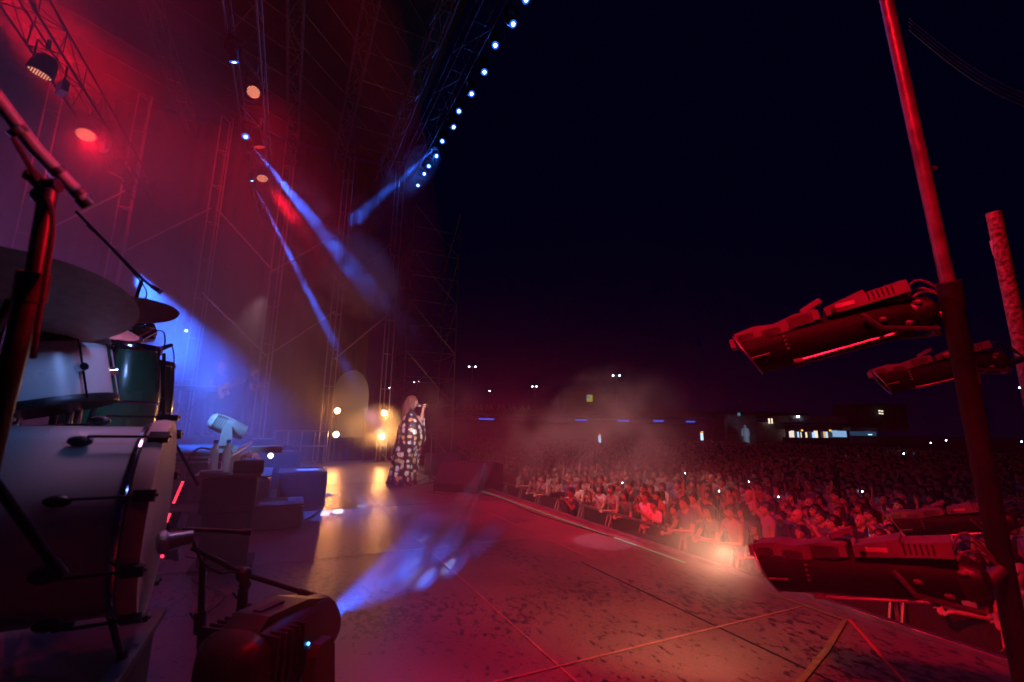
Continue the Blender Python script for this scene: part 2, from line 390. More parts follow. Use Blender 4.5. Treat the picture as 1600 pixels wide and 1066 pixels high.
# roof grid
RZ = 9.75
YS = [UZ(460, 120, RZ).y, UZ(556, 120, RZ).y, UZ(655, 120, RZ).y]
for y, w in zip(YS+[3.4, 5.8], ('above the middle lighting truss', 'in the middle of the roof', 'nearest the blue lamp row', 'over the drum riser', 'over the back curtain')):
    truss('roof_truss', (2, y, RZ), (15.4, y, RZ), .3, 'dark roof truss running away '+w, 'truss', step=.8, r=.022, m_=dkalu, group='roof trusses')
rb = thing('roof_bracing', 'criss cross of thin dark tubes between the roof trusses', 'roof bracing', (2, 0, RZ))
ys = sorted(YS+[3.4, 5.8, 8.7])
for i in range(len(ys)-1):
    m = MB(); k = 0
    x = 2.5
    while x < 14:
        m.cyl((x, ys[i+1], RZ+.1), (x+1.55, ys[i], RZ+.1), .014, n=5)
        if i < 1: m.cyl((x+.4, ys[i+1], RZ-.1), (x+.4, ys[i], RZ-.1), .014, n=5)
        x += .98
    m.build('bay', dkalu, rb)
tag(MB().box((8.3, 3.1, 10.75), (15.5, 11.8, .12)).build('stage_roof', mat('roof_sheet', (.012, .012, .014), .9), None), 'black roof sheet high over the stage', 'roof')
# side scaffold outside the stage, far right end
sc = thing('side_scaffold', 'dim scaffold tower outside the far end of the stage', 'scaffold', (17.2, -4.4, -2))
for (x, y) in ((16.6, -3.7), (18.6, -3.7), (16.6, -5.6), (18.6, -5.6)): MB().cyl((x, y, -2), (x, y, 9.6), .03, n=8).build('standard', dkalu, sc)
m = MB()
for k in range(6):
    z = -2+k*1.95; q = [(16.6, -3.7), (18.6, -3.7), (18.6, -5.6), (16.6, -5.6)]
    for a in range(4):
        p, r_ = q[a], q[(a+1) % 4]; m.cyl((*p, z), (*r_, z), .02, n=5); m.cyl((*p, z), (*r_, z+1.95), .018, n=5)
        m.cyl((*p, z+1.0), (*r_, z+1.0), .018, n=5)
m.build('bracing', dkalu, sc)

# lamps
led_hot = emat('led_red_orange', (1.0, .30, .18), 2.4)
led_dim = emat('led_dim_red', (1.0, .05, .03), 1.6)
lens_dk = mat('lens_dark', (.03, .004, .004), .15)
blue_hot = emat('lens_blue_white', (.30, .58, 1.0), 16)
def par(p, nrm, rad, label, hot=True, yaw=None):
    p = Vector(p); n_ = Vector(nrm).normalized(); x, y, z = frame(n_)
    t = thing('par_lamp', label, 'stage lamp', p, 'red stage lamps')
    MB().lathe([(rad*.55, -.32), (rad*.85, -.26), (rad*1.05, -.12), (rad*1.08, 0), (rad*1.0, .005), (rad*.98, -.02), (0, -.02)][::-1], p, n_, 24).build('body', blkm, t)
    d = MB(); rr = rad*.9; k = rad/4.3
    for i in range(-5, 6):
        for j in range(-6, 7):
            u = (i+.5*(j % 2))*k; v = j*k*.87
            if math.hypot(u, v) < rr:
                c = p+x*u+y*v+z*.004; s_ = k*.31
                d.poly([c+x*(s_*math.cos(a*math.pi/3))+y*(s_*math.sin(a*math.pi/3)) for a in range(6)])
    d.build('led_array', led_hot if hot else led_dim, t, smooth=False)
    yk = MB(); h = Vector((-n_.y, n_.x, 0)).normalized() if abs(n_.z) < .98 else Vector((1, 0, 0))
    c0 = p - n_*.13; zt = Vector((0, 0, .32))
    yk.tube([c0+h*(rad*1.2), c0+h*(rad*1.2)+zt, c0-h*(rad*1.2)+zt, c0-h*(rad*1.2)], .014, 6); yk.build('yoke', blkm, t)
    MB().cyl(c0+zt, c0+zt+Vector((0, 0, .16)), .03, n=8).build('clamp', dkalu, t); return t
def aim(p, ratio, side=0):
    v = (EYE-Vector(p)).normalized(); dn = Vector((0, side, -1)); dn = (dn-v*dn.dot(v)).normalized(); th = math.acos(ratio)
    return v*math.cos(th)+dn*math.sin(th)
par(p_red1, aim(p_red1, .32, .2), .155, 'big red lamp tipped downward, top left of the picture', True)
par(p_red2, aim(p_red2, .78), .155, 'big bright red lamp facing the camera, above the long microphone boom')
par(p_red3, aim(p_red3, .97), .105, 'round red lamp facing the camera, highest on the middle truss')
par(p_red4, aim(p_red4, .30, -.3), .105, 'dim red lamp tipped down, between the two bright ones of the middle truss', False)
par(p_red5, aim(p_red5, .70, -.2), .12, 'bright red lamp at the head of the red and blue beams')
p6 = UZ(181, 274, TOPZ); par(p6, aim(p6, .12, .2), .14, 'faint red lamp almost edge on, low on the upstage truss', False)
# unlit strobe panels under the upstage truss
for (x, y, l) in ((98, 138, 'unlit grey panel lamp between the two big red lamps'), (165, 229, 'unlit grey panel lamp right of the bright red lamp')):
    p = UZ(x, y, 6.6); t = thing('panel_lamp', l, 'stage lamp', p)
    MB().box(p, (.26, .10, .2), rot=.6).build('housing', mat('grey_panel', (.3, .3, .32), .4, nscale=30), t)
    MB().cyl(p+Vector((0, 0, .1)), p+Vector((0, 0, .42)), .015).build('bracket', blkm, t)
def mover(name, base, yaw, head_axis, scale, label, lens_m=None, body_m=None, hang=False, group=None, lens_r=.075, cat='moving head lamp'):
    """moving head: base box, two yoke arms, pear shaped head with a lens at its front. head_axis is a world direction."""
    base = Vector(base); s = scale; bm_ = body_m or blk; up = -1 if hang else 1
    t = thing(name, label, cat, base, group); Rz = Matrix.Rotation(yaw, 3, 'Z'); X = Rz @ Vector((1, 0, 0)); Y = Rz @ Vector((0, 1, 0)); Z = Vector((0, 0, up))
    b = MB().box(base+Z*(.05*s), (.30*s, .34*s, .10*s), rot=Rz); b.build('base', bm_, t)
    piv = base+Z*(.36*s); A = Vector(head_axis).normalized()
    for sg in (-1, 1):
        o = base+Y*(sg*.175*s); m = MB()
        m.prism([(-.075*s, 0), (.075*s, 0), (.07*s, .14*s), (.05*s, .27*s), (.03*s, .30*s), (-.03*s, .30*s), (-.05*s, .27*s), (-.07*s, .14*s)], o+Z*(.10*s)-Y*(.018*s), X, Z, Y*(.036*s))
        m.build('yoke_arm', bm_, t, smooth=False)
    MB().cyl(piv-Y*(.16*s), piv+Y*(.16*s), .03*s).build('pivot', blkm, t)
    x, y, z = frame(A); uu = (Vector((0, 0, 1))-A*A.z).normalized() if abs(A.z) < .98 else x; ss = A.cross(uu)
    if hang: uu = -uu
    secs = [(-.245, .05, .04), (-.235, .09, .07), (-.20, .122, .105), (-.08, .138, .122), (.05, .136, .118), (.15, .115, .108), (.215, .102, .102), (.237, .098, .098), (.226, .090, .090)]
    n_ = 36; vs = []; fs = []
    for (u_, w_, h_) in secs:
        ex = 2.0 if u_ > .12 else 3.2
        for i in range(n_):
            an = 2*math.pi*i/n_; ca, sa = math.cos(an), math.sin(an); q = (abs(ca)**ex+abs(sa)**ex)**(-1/ex)
            vs.append(piv+A*(u_*s)+ss*(w_*s*ca*q)+uu*(h_*s*sa*q))
    for j in range(len(secs)-1):
        for i in range(n_): fs.append((j*n_+i, j*n_+(i+1) % n_, (j+1)*n_+(i+1) % n_, (j+1)*n_+i))
    fs.append(tuple(range(n_))[::-1])
    hd = MB()._add(vs, fs).build('head', bm_, t)
    ln = MB().lathe([(.090*s, .222*s), (.05*s, .229*s), (0, .231*s)], piv, A, 24).build('lens', lens_m or mat('lens_glass', (.02, .02, .03), .05), hd)
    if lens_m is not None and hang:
        MB().lathe([(.088*s, .2285*s), (.104*s, .2275*s), (.108*s, .219*s), (.103*s, .2265*s)], piv, A, 24).build('halo_ring', emat('halo_blue', (.02, .14, 1), 1.6), hd)  # emissive ring stands in for the halo glow around the lens
    fins = MB(); x, y, z = frame(A)
    for k in range(5): fins.box(piv+A*((-.17+.03*k)*s), (.007*s, .283*s, .21*s), rot=Matrix((A, ss, uu)).transposed())
    fins.build('cooling_fins', blkm, hd)
    if hang: MB().cyl(base, base+Vector((0, 0, .2*s)), .03*s).build('clamp', dkalu, t)
    return t
# the twelve blue movers in the front row
tilt = [(-.3, -.5), (-.35, -.6), (-.6, -.1), (-.5, -.3), (-.45, -.4), (-.7, .35), (-.3, -.6), (-.6, .25), (-.4, -.45), (-.6, .2), (-.5, -.3), (-.6, .35)]
words = ['first', 'second', 'third', 'fourth', 'fifth', 'sixth', 'seventh', 'eighth', 'ninth', 'tenth', 'eleventh', 'twelfth']
for i, p in enumerate(FT):
    v = (EYE-p).normalized(); dn = Vector((tilt[i][0]*.5, tilt[i][1]*.8, -.55)); A = (v*1.0+dn).normalized()
    s = .78; base = p - A*(.232*s) + Vector((0, 0, .36*s))
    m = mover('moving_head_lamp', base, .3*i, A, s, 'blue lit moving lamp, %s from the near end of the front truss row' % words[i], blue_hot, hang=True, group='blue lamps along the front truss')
    spot('halo_light', p+A*.03, p+A*3, 45, (.02, .14, 1.0), 150, .9, .06)
bcol = emat('lens_blue_soft', (.18, .52, 1.0), 12)
for (p, r_, sz, l) in ((p_bl1, .28, .6, 'blue moving lamp seen almost edge on, top of the middle truss'), (p_bl2, .9, .6, 'round blue white moving lamp at the head of the broad blue beam'), (p_bl3, .25, .42, 'small blue lamp at the head of the thin blue beam')):
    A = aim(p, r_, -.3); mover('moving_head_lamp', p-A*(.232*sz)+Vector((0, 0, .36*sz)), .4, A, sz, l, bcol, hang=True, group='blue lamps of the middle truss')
# seams and tape on the floor (thin sheets 4 mm apart)
def strip(name, pts, w, m_, z, label, cat, thick=.0015, sub=False, group=None):
    b = MB(); pts = [Vector((p[0], p[1], z)) for p in pts]
    vs = []
    for i, p in enumerate(pts):
        d = (pts[min(i+1, len(pts)-1)]-pts[max(i-1, 0)]).normalized(); nn = Vector((-d.y, d.x, 0))*(w/2)
        vs += [p-nn, p+nn, p-nn-Vector((0, 0, thick)), p+nn-Vector((0, 0, thick))]
    fs = []
    for i in range(len(pts)-1):
        a = 4*i; c = a+4
        fs += [(a, c, c+1, a+1), (a+2, a+3, c+3, c+2), (a, a+2, c+2, c), (a+1, c+1, c+3, a+3)]
    fs += [(0, 1, 3, 2), (len(vs)-4, len(vs)-2, len(vs)-1, len(vs)-3)]
    b._add(vs, fs); return tag(b.build(name, m_, None, smooth=False), label, cat, group)
seam = mat('seam_tape', (.38, .20, .16), .5, nscale=20, namt=.25)
dkseam = mat('dark_seam', (.02, .02, .02), .6)
for (y, x0, x1, mm, l) in ((-1.33, 1.2, 15, seam, 'thin reddish floor seam running away past the singer'), (-2.45, 1.2, 3.6, dkseam, 'dark floor seam near the taped corner'),
                          (-2.6, 3.6, 8.6, seam, 'thin reddish floor seam running to the floor monitors'), (1.1, 1.2, 15, seam, 'thin floor seam beside the drum riser')):
    strip('floor_seam', [(x0, y), (x1, y)], .014, mm, .006, l, 'floor seam', group='floor seams')
for (x, y0, y1, mm, l) in ((2.15, -3.25, 4, seam, 'pale floor seam crossing the near stage'), (4.55, -3.25, 0.2, seam, 'thin reddish floor seam crossing mid stage'), (4.55, .2, 4, dkseam, 'dark floor seam crossing below the step unit'),
                           (7.0, -3.25, 4, dkseam, 'dark floor seam crossing in front of the singer'), (9.7, -2.2, 4, dkseam, 'dark floor seam crossing behind the singer')):
    strip('floor_seam', [(x, y0), (x, y1)], .014, mm, .0065, l, 'floor seam', group='floor seams')
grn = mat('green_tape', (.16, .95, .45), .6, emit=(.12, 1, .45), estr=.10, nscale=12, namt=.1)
yel = mat('yellow_tape', (.22, .24, .07), .6, nscale=18, namt=.25)
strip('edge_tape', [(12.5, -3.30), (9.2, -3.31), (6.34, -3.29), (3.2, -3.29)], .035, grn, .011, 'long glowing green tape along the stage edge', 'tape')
strip('corner_tape', [(2.45, -3.29), (1.89, -3.27), (1.70, -2.75), (1.45, -1.95)], .03, yel, .012, 'yellow tape bent into a corner near the stage edge', 'tape')
strip('red_tape', [(1.88, -3.30), (1.35, -2.75), (1.2, -2.4)], .018, mat('red_tape', (.6, .06, .05), .5), .0105, 'thin red tape running toward the camera from the taped corner', 'tape')
mk = mat('green_tape_dim', (.10, .40, .24), .6)
for pts, l in (([(665, 745), (745, 741), (756, 748)], 'green tape behind the singer microphone stand'), ([(694, 768), (760, 768), (800, 772)], 'green tape in front of the dark wedge monitors'), ([(694, 768), (705, 760)], 'short green tape at the left of the wedge monitors')):
    strip('marking_tape', [UZ(x, y, 0) for x, y in pts], .03, mk, .010, l, 'tape', group='green tape marks around the monitors')
# metal edge profile along the stage front, two lips
edge = thing('stage_edge', 'metal edge profile along the front of the stage', 'stage edge', (7, -3.5, 0))
MB().box((7.4, -3.48, .012), (17, .05, .035)).build('lip', mat('edge_metal', (.35, .33, .33), .35, metal=.8, nscale=6), edge)
MB().box((7.4, -3.60, -.05), (17, .07, .05)).build('rail', mat('edge_metal', (.35, .33, .33)), edge)
MB().box((7.4, -3.66, -1.05), (17, .03, 1.88)).build('skirt', black, edge)
# sheets of paper on the floor
paper = mat('paper', (.8, .8, .82), .7)
def sheet(x, y, z, w, h, a, label, px=None, name='paper_sheet', cat='paper sheet'):
    c = Vector((x, y, z)); b = MB(); Mx = Matrix.Rotation(a, 3, 'Z')
    n = 5; vs = []
    for i in range(n+1):
        for j in range(2):
            u = (i/n-.5)*w; v = (j-.5)*h; vs.append(c+Mx @ Vector((u, v, .006+.006*math.sin(i*2.1+x*7))))
    b._add(vs, [(2*i, 2*i+2, 2*i+3, 2*i+1) for i in range(n)]); return tag(b.build(name, paper, None), label, cat, 'paper sheets')
q = UZ(697, 757, .005); sheet(q.x, q.y, .006, .32, .24, .2, 'white set list sheet on the floor right of the singer')
q = UZ(706, 752, .005); sheet(q.x, q.y+.0, .006, .3, .22, .9, 'second set list sheet on the floor touching the wedge monitor')
q = UZ(503, 773, .005); sheet(q.x, q.y, .006, .32, .26, .6, 'lone white sheet on the floor left of the golden reflections')

# wedge monitors
grille = mat('speaker_grille', (.014, .014, .016), .6, metal=.2, nscale=160, namt=.7, bump=.6)
def wedge(c, rz, s, label, group='floor wedge monitors'):
    t = thing('wedge_monitor', label, 'monitor speaker', c, group, rz)
    prof = [(-.26*s, 0), (.26*s, 0), (.26*s, .08*s), (-.02*s, .40*s), (-.26*s, .34*s)]
    MB().prism(prof, (0, -.33*s, 0), (1, 0, 0), (0, 0, 1), (0, .66*s, 0)).build('cabinet', mat('wedge_black', (.009, .009, .010), .7, nscale=30, namt=.4, spec=.15), t, world=False, smooth=False)
    a = Vector((.26*s, 0, .08*s)); b = Vector((-.02*s, 0, .40*s)); d = (b-a); nn = Vector((-d.z, 0, d.x)).normalized(); nn = nn if nn.z > 0 else -nn
    a2 = a+d*.06+nn*.004; b2 = a+d*.94+nn*.004
    MB().prism([(0, -.30*s), (0, .30*s), (1, .30*s), (1, -.30*s)], a2, b2-a2, (0, 1, 0), nn*.008).build('grille', grille, t, world=False, smooth=False)
    MB().tube([(-.262*s-.01, -.10*s, .2*s), (-.262*s-.03, -.08*s, .2*s), (-.262*s-.03, .08*s, .2*s), (-.262*s-.01, .1*s, .2*s)], .01*s, 6).build('handle', blkm, t, world=False)
    return t
p = UZ(690, 743, 0); wedge(p+Vector((.35, -.1, 0)), 2.9, 1.25, 'pale grey topped wedge monitor just right of the singer')
p = UZ(735, 768, 0); wedge(p+Vector((.25, .1, 0)), 2.5, 1.25, 'dark wedge monitor with grille facing the singer, nearest the camera')
p = UZ(768, 764, 0); wedge(p+Vector((.45, .1, 0)), 2.2, 1.2, 'dark wedge monitor at the stage edge behind the other')
# mic stand of the singer, lying leg and base
def tripod(t, c, m_, h, r=.3, rz=0):
    for k in range(3):
        a = rz+k*2*math.pi/3; MB().cyl(c+Vector((0, 0, .14)), c+Vector((r*math.cos(a), r*math.sin(a), .012)), .008, n=6).build('leg', m_, t)
p = UZ(657, 757, 0)+Vector((.05, -.2, 0)); t = thing('microphone_stand', 'black straight microphone stand right behind the singer dress', 'microphone stand', p)
tripod(t, p, blkm, 1, .34, -.6); MB().cyl(p+Vector((0, 0, .05)), p+Vector((0, 0, 1.05)), .009).build('pole', blkm, t)
MB().lathe([(.03, 0), (.03, .03), (.012, .05)], p+Vector((0, 0, .12)), (0, 0, 1), 12).build('collar', blkm, t)

# step unit with glittering fronts
glit = bpy.data.materials.new('glitter_front'); glit.use_nodes = True
nt = glit.node_tree; b = nt.nodes['Principled BSDF']; b.inputs['Base Color'].default_value = (.10, .095, .10, 1); b.inputs['Metallic'].default_value = .7; b.inputs['Roughness'].default_value = .32
vo = nt.nodes.new('ShaderNodeTexVoronoi'); vo.inputs['Scale'].default_value = 55; bp = nt.nodes.new('ShaderNodeBump'); bp.inputs['Strength'].default_value = 1; bp.inputs['Distance'].default_value = .02
tc = nt.nodes.new('ShaderNodeTexCoord'); nt.links.new(tc.outputs['Object'], vo.inputs['Vector']); nt.links.new(vo.outputs['Color'], bp.inputs['Height']); nt.links.new(bp.outputs[0], b.inputs['Normal'])
q0 = UZ(470, 825, 0); q1 = UZ(396, 827, 0)
st = thing('step_unit', 'two step riser with glittering black fronts beside the drum riser', 'stage steps', q0)
def steps(x, y0, y1, d, z0, z1):
    MB().box((x+d/2, (y0+y1)/2, (z0+z1)/2-.008), (d, abs(y1-y0), z1-z0-.016)).build('step', glit, st, smooth=False)
    MB().box((x+d/2, (y0+y1)/2, z1-.006), (d+.02, abs(y1-y0)+.02, .016)).build('tread', mat('step_top', (.06, .055, .06), .6, nscale=8), st, smooth=False)
xs = q0.x
zt1 = .26; zt2 = .52
steps(xs, -.26, 1.4, .55, 0, zt1); steps(xs+.56, .12, 1.4, 1.2, 0, zt2)
# boxes / monitors on the far side of the steps
def case(c, sz, rz, label, name='flight_case', cat='flight case', papers=0, m_=None):
    t = thing(name, label, cat, c, 'black cases beside the steps', rz)
    MB().box((0, 0, sz[2]/2), sz).build('body', m_ or blk, t, world=False, smooth=False)
    e = MB()
    for sx in (-1, 1):
        for sy in (-1, 1):
            e.box((sx*sz[0]/2, sy*sz[1]/2, sz[2]/2), (.02, .02, sz[2]+.006))
        e.box((sx*sz[0]/2, 0, sz[2]), (.02, sz[1], .02)); e.box((sx*sz[0]/2, 0, .012), (.02, sz[1], .02))
    for sy in (-1, 1): e.box((0, sy*sz[1]/2, sz[2]), (sz[0], .02, .02))
    e.build('edging', dkalu, t, world=False, smooth=False)
    MB().box((-sz[0]/2-.006, 0, sz[2]*.5), (.010, sz[1]*.86, sz[2]*.80)).build('grille', grille, t, world=False, smooth=False)
    h = MB().tube([(-sz[0]/2-.014, -.08, sz[2]*.6), (-sz[0]/2-.03, -.07, sz[2]*.6), (-sz[0]/2-.03, .07, sz[2]*.6), (-sz[0]/2-.008, .08, sz[2]*.6)], .008, 6).build('handle', chrome, t, world=False)
    return t
p = UZ(467, 792, 0); case(p+Vector((.45, -.02, 0)), (.85, .62, .46), 0, 'low black case with a white sheet on top, right of the glitter steps')
sheet(p.x+.25, p.y-.08, .475, .22, .30, .15, 'white sheet on the low black case right of the glitter steps')
p = UZ(440, 765, 0); case(p+Vector((.5, .05, 0)), (.8, .6, .62), 0, 'taller black case with two white sheets, behind the low one')
sheet(p.x+.3, p.y+.05, .635, .2, .3, .1, 'white sheet on the taller black case'); sheet(p.x+.58, p.y+.0, .635, .2, .3, -.2, 'second white sheet farther back on the taller black case')
p = UZ(418, 752, 0); case(p+Vector((.6, .3, 0)), (.7, .7, .8), 0, 'black case farthest back with pale sheets on its lid')
sheet(p.x+.45, p.y+.2, .815, .25, .35, .1, 'white sheet on the farthest black case')

def fcable(pts, r, label):
    P = [UZ(x, y, r+.004) for x, y in pts]; out = []
    for i in range(len(P)-1):
        a, b, c, d = P[max(i-1, 0)], P[i], P[i+1], P[min(i+2, len(P)-1)]
        for k in range(8):
            t = k/8; out.append(.5*((2*b)+(c-a)*t+(2*a-5*b+4*c-d)*t*t+(3*b-a-3*c+d)*t**3))
    out.append(P[-1]); tag(MB().tube(out, r, 8).build('cable', matte0, None), label, 'cable')
matte0 = mat('cable_rubber', (.02, .02, .022), .6)
fcable([(660, 757), (690, 752), (715, 760), (700, 772), (668, 768)], .006, 'thin black microphone cable lying by the singer feet')
fcable([(745, 771), (780, 778), (830, 800), (900, 822), (960, 840)], .008, 'black cable run along the stage edge beside the green tape')
fcable([(478, 812), (496, 800), (505, 780), (498, 765), (480, 752)], .008, 'black cable curling around the low black case')
shell_w = mat('white_drum_shell', (.42, .43, .46), .28, nscale=3, namt=.08, coat=.5)
head_w = mat('drum_head', (.5, .46, .44), .5, nscale=5, namt=.15)
hoop_m = mat('hoop_lacquer', (.5, .4, .38), .5, nscale=6, namt=.2)
bronze = mat('cymbal_bronze', (.34, .26, .22), .5, metal=.6, nscale=30, namt=.25)
green_s = mat('green_conga_shell', (.05, .19, .10), .25, nscale=4, namt=.3, coat=.4)
matte = mat('black_matte', (.02, .02, .022), .7, nscale=12, namt=.3)
# risers
rz = thing('drum_riser', 'dark platform carrying the white bass drum at the left edge', 'riser', (1.3, 1.7, 0))
MB().box((1.33, 1.85, .235), (1.66, 3.0, .47)).build('skirting', matte, rz, smooth=False); MB().box((1.33, 1.85, .485), (1.70, 3.04, .028)).build('deck', mat('riser_deck', (.05, .045, .05), .6, nscale=5), rz, smooth=False)
rz = thing('percussion_riser', 'dark platform behind the bass drum carrying the conga drums', 'riser', (2.8, 2, 0))
MB().box((2.80, 2.1, .235), (1.16, 2.9, .47)).build('skirting', matte, rz, smooth=False); MB().box((2.80, 2.1, .485), (1.20, 2.94, .028)).build('deck', mat('riser_deck'), rz, smooth=False)
rz = thing('band_riser', 'long raised platform with metal rails where the guitarist stands', 'riser', (10, 4, 0))
MB().box((10.4, 4.6, .36), (7.6, 8.0, .72)).build('skirting', matte, rz, smooth=False); MB().box((10.4, 4.6, .785), (7.64, 8.04, .03)).build('deck', mat('riser_deck'), rz, smooth=False)
for z in (.745, .69): MB().box((6.59, 4.6, z), (.03, 8.04, .022)).build('edge_rail', alu, rz)
MB().box((10.4, .59, .745), (7.64, .03, .022)).build('edge_rail', alu, rz)

# bass drum (axis toward the audience)
bc = Vector((1.87, .35, .875)); Rr = .285; BA = Vector((-.085, .996, 0)); BX = Vector((.996, .085, 0))
bd = thing('bass_drum', 'big white shelled bass drum at the left edge, seen side on', 'drum', (1.87, .6, .5))
MB().lathe([(Rr-.012, .03), (Rr-.012, .52)], bc, BA, 64).build('shell', shell_w, bd)
for y0 in (-.012, .515):
    MB().lathe([(Rr-.012, y0), (Rr+.008, y0), (Rr+.012, y0+.02), (Rr+.008, y0+.045), (Rr-.011, y0+.045), (Rr-.011, y0)], bc, BA, 64).build('hoop', hoop_m, bd)
MB().lathe([(Rr-.013, .0), (Rr*.6, -.002), (0, -.003)], bc, BA, 64).build('drum_head', head_w, bd)
MB().lathe([(Rr-.004, .034), (Rr+.0, .044), (Rr-.004, .054)], bc, BA, 64).build('rim_band', chrome, bd)
for k in range(10):
    a = R(18+36*k); d = BX*math.cos(a)+Vector((0, 0, math.sin(a)))
    l = MB().ball(bc+d*(Rr+.004)+BA*.175, (.016, .03, .016), 10, Matrix.Rotation(-a, 3, 'Y')); lug = l.build('lug', blkm, bd)
    MB().cyl(bc+d*(Rr+.02)+BA*.16, bc+d*(Rr+.02)+BA*-.03, .004, n=8).build('tension_rod', blkm, lug)
    MB().box(bc+d*(Rr+.018)+BA*0, (.02, .05, .03), rot=Matrix.Rotation(-a, 3, 'Y')).build('claw', blkm, lug)
    MB().ball(bc+d*(Rr+.004)+BA*.385, (.014, .026, .014), 10, Matrix.Rotation(-a, 3, 'Y')).build('lug', blkm, bd)
a = U(147, 872, 1.36); b = U(190, 1028, 1.30)
sp = MB().lathe([(.0, .03), (.028, .026), (.036, .012), (.036, 0)], a, (EYE-a), 20).build('spur_bracket', blkm, bd)
MB().cyl(a, b, .009, n=10).build('spur', dkalu, sp); MB().cyl(b-Vector((0, 0, .02)), b+Vector((0, 0, .02)), .014).build('spur_foot', blk, sp)

def drum(name, c, ax, r, h, label, sm, lugs=8, hoopm=chrome):
    t = thing(name, label, 'drum', c); ax = Vector(ax).normalized(); x, y, z = frame(ax)
    MB().lathe([(r, -h/2+.01), (r, h/2-.01)], c, ax, 48).build('shell', sm, t)
    for s_ in (-1, 1):
        MB().lathe([(r+.001, s_*h/2-.012), (r+.012, s_*h/2-.012), (r+.016, s_*h/2), (r+.012, s_*h/2+.014), (r+.001, s_*h/2+.014)], c, ax, 48).build('hoop', hoopm, t)
        MB().lathe([(0, s_*h/2+.001), (r+.001, s_*h/2+.0)], c, ax, 48).build('drum_head', head_w, t)
    for k in range(lugs):
        a = 2*math.pi*k/lugs+.35; d = x*math.cos(a)+y*math.sin(a)
        lg = MB().cyl(c+d*(r-.002), c+d*(r+.022), .017, .013, n=14).build('lug', chrome, t)
        MB().cyl(c+d*(r+.014)-ax*(h/2), c+d*(r+.014)+ax*(h/2), .0035, n=6).build('tension_rod', chrome, lg)
    return t
tc_ = U(62, 592, 1.5); drum('tom_drum', tc_, (.0, .26, 1), .175, .20, 'white tom drum with chrome lugs mounted above the bass drum', shell_w, 6, blkm)
t = thing('tom_mount', 'chrome double tube mount between the bass drum and the tom', 'drum mount', bc+Vector((0, .2, Rr)))
for dx, x0 in ((0, 100), (.035, 113)):
    a = U(x0, 696, 1.62); MB().cyl(a, a+Vector((0, 0, .15)), .011, n=12).build('tube', chrome, t)
    MB().cyl(a+Vector((0, 0, .0)), a+Vector((0, 0, .03)), .017, n=12).build('collar', blkm, t)
a = U(30, 668, 1.62); b = U(140, 665, 1.62); MB().cyl(a, b, .008).build('cross_bar', blkm, t)
a = U(18, 700, 1.5); MB().cyl(a, a+Vector((0, 0, .10)), .012, n=12).build('tube', chrome, t); MB().ball(a, (.025, .025, .014), 12).build('wing_nut', blkm, t)
def cymbal(c, ax, r, label, bell=True, m_=bronze):
    t = thing('cymbal', label, 'cymbal', c); n_ = 96
    prof = [(.006, .035*r/.25), (.03, .033*r/.25), (.045, .022*r/.25), (.055, .012*r/.25)] + [(.055+(r-.055)*k/14, .012-.028*(k/14)**1.4*(r/.25)) for k in range(1, 15)]
    MB().lathe(prof, c, ax, n_).build('plate', m_, t); ax = Vector(ax).normalized()
    c = Vector(c); MB().cyl(c+ax*.03, c+ax*.06, .008).build('wing_nut', chrome, t); MB().cyl(c-ax*.02, c+ax*.03, .016).build('felt', matte, t)
    return t
def stand(name, label, cat, foot, top, r=.011, legs=.28, m_=blkm, cuts=(.45,), rz=0):
    foot = Vector(foot); top = Vector(top); t = thing(name, label, cat, foot)
    MB().cyl(foot+Vector((0, 0, .08)), top, r, n=12).build('pole', m_, t)
    for c in cuts:
        p = foot.lerp(top, c); d = (top-foot).normalized(); MB().cyl(p-d*.035, p+d*.035, r*1.7, n=12).build('collar', m_, t)
        MB().tube([p, p+Vector((.03, .02, 0)), p+Vector((.05, .035, .012))], .006, 6).build('knob', m_, t)
    if legs:
        for k in range(3):
            a = rz+k*2*math.pi/3; hub = foot+Vector((0, 0, .30)); MB().cyl(hub, foot+Vector((legs*math.cos(a), legs*math.sin(a), .01)), .008, n=6).build('leg', m_, t)
    return t
c1 = U(22, 462, 1.25); cymbal(c1, (.30, .10, 1), .27, 'large bronze cymbal seen from below at the left edge')
stand('cymbal_stand', 'black cymbal stand under the large cymbal at the left edge', 'stand', (c1.x+.1, c1.y+.25, .5), c1+Vector((0, 0, -.0)), legs=.2)
c2 = U(205, 483, 2.15); cymbal(c2, (.14, .10, 1), .185, 'thin crash cymbal with raised bell, above the conga drums')
stand('cymbal_stand', 'black cymbal stand rising in front of the conga drums', 'stand', (c2.x, c2.y+.16, .5), c2, legs=.25)
c3 = U(118, 497, 1.7); cymbal(c3, (-.25, -.30, 1), .20, 'dark tilted cymbal half hidden under the large one')
stand('cymbal_stand', 'black stand of the dark tilted cymbal', 'stand', (c3.x+.1, c3.y+.05, .5), c3, legs=.25)
cy.use_light_tree = True
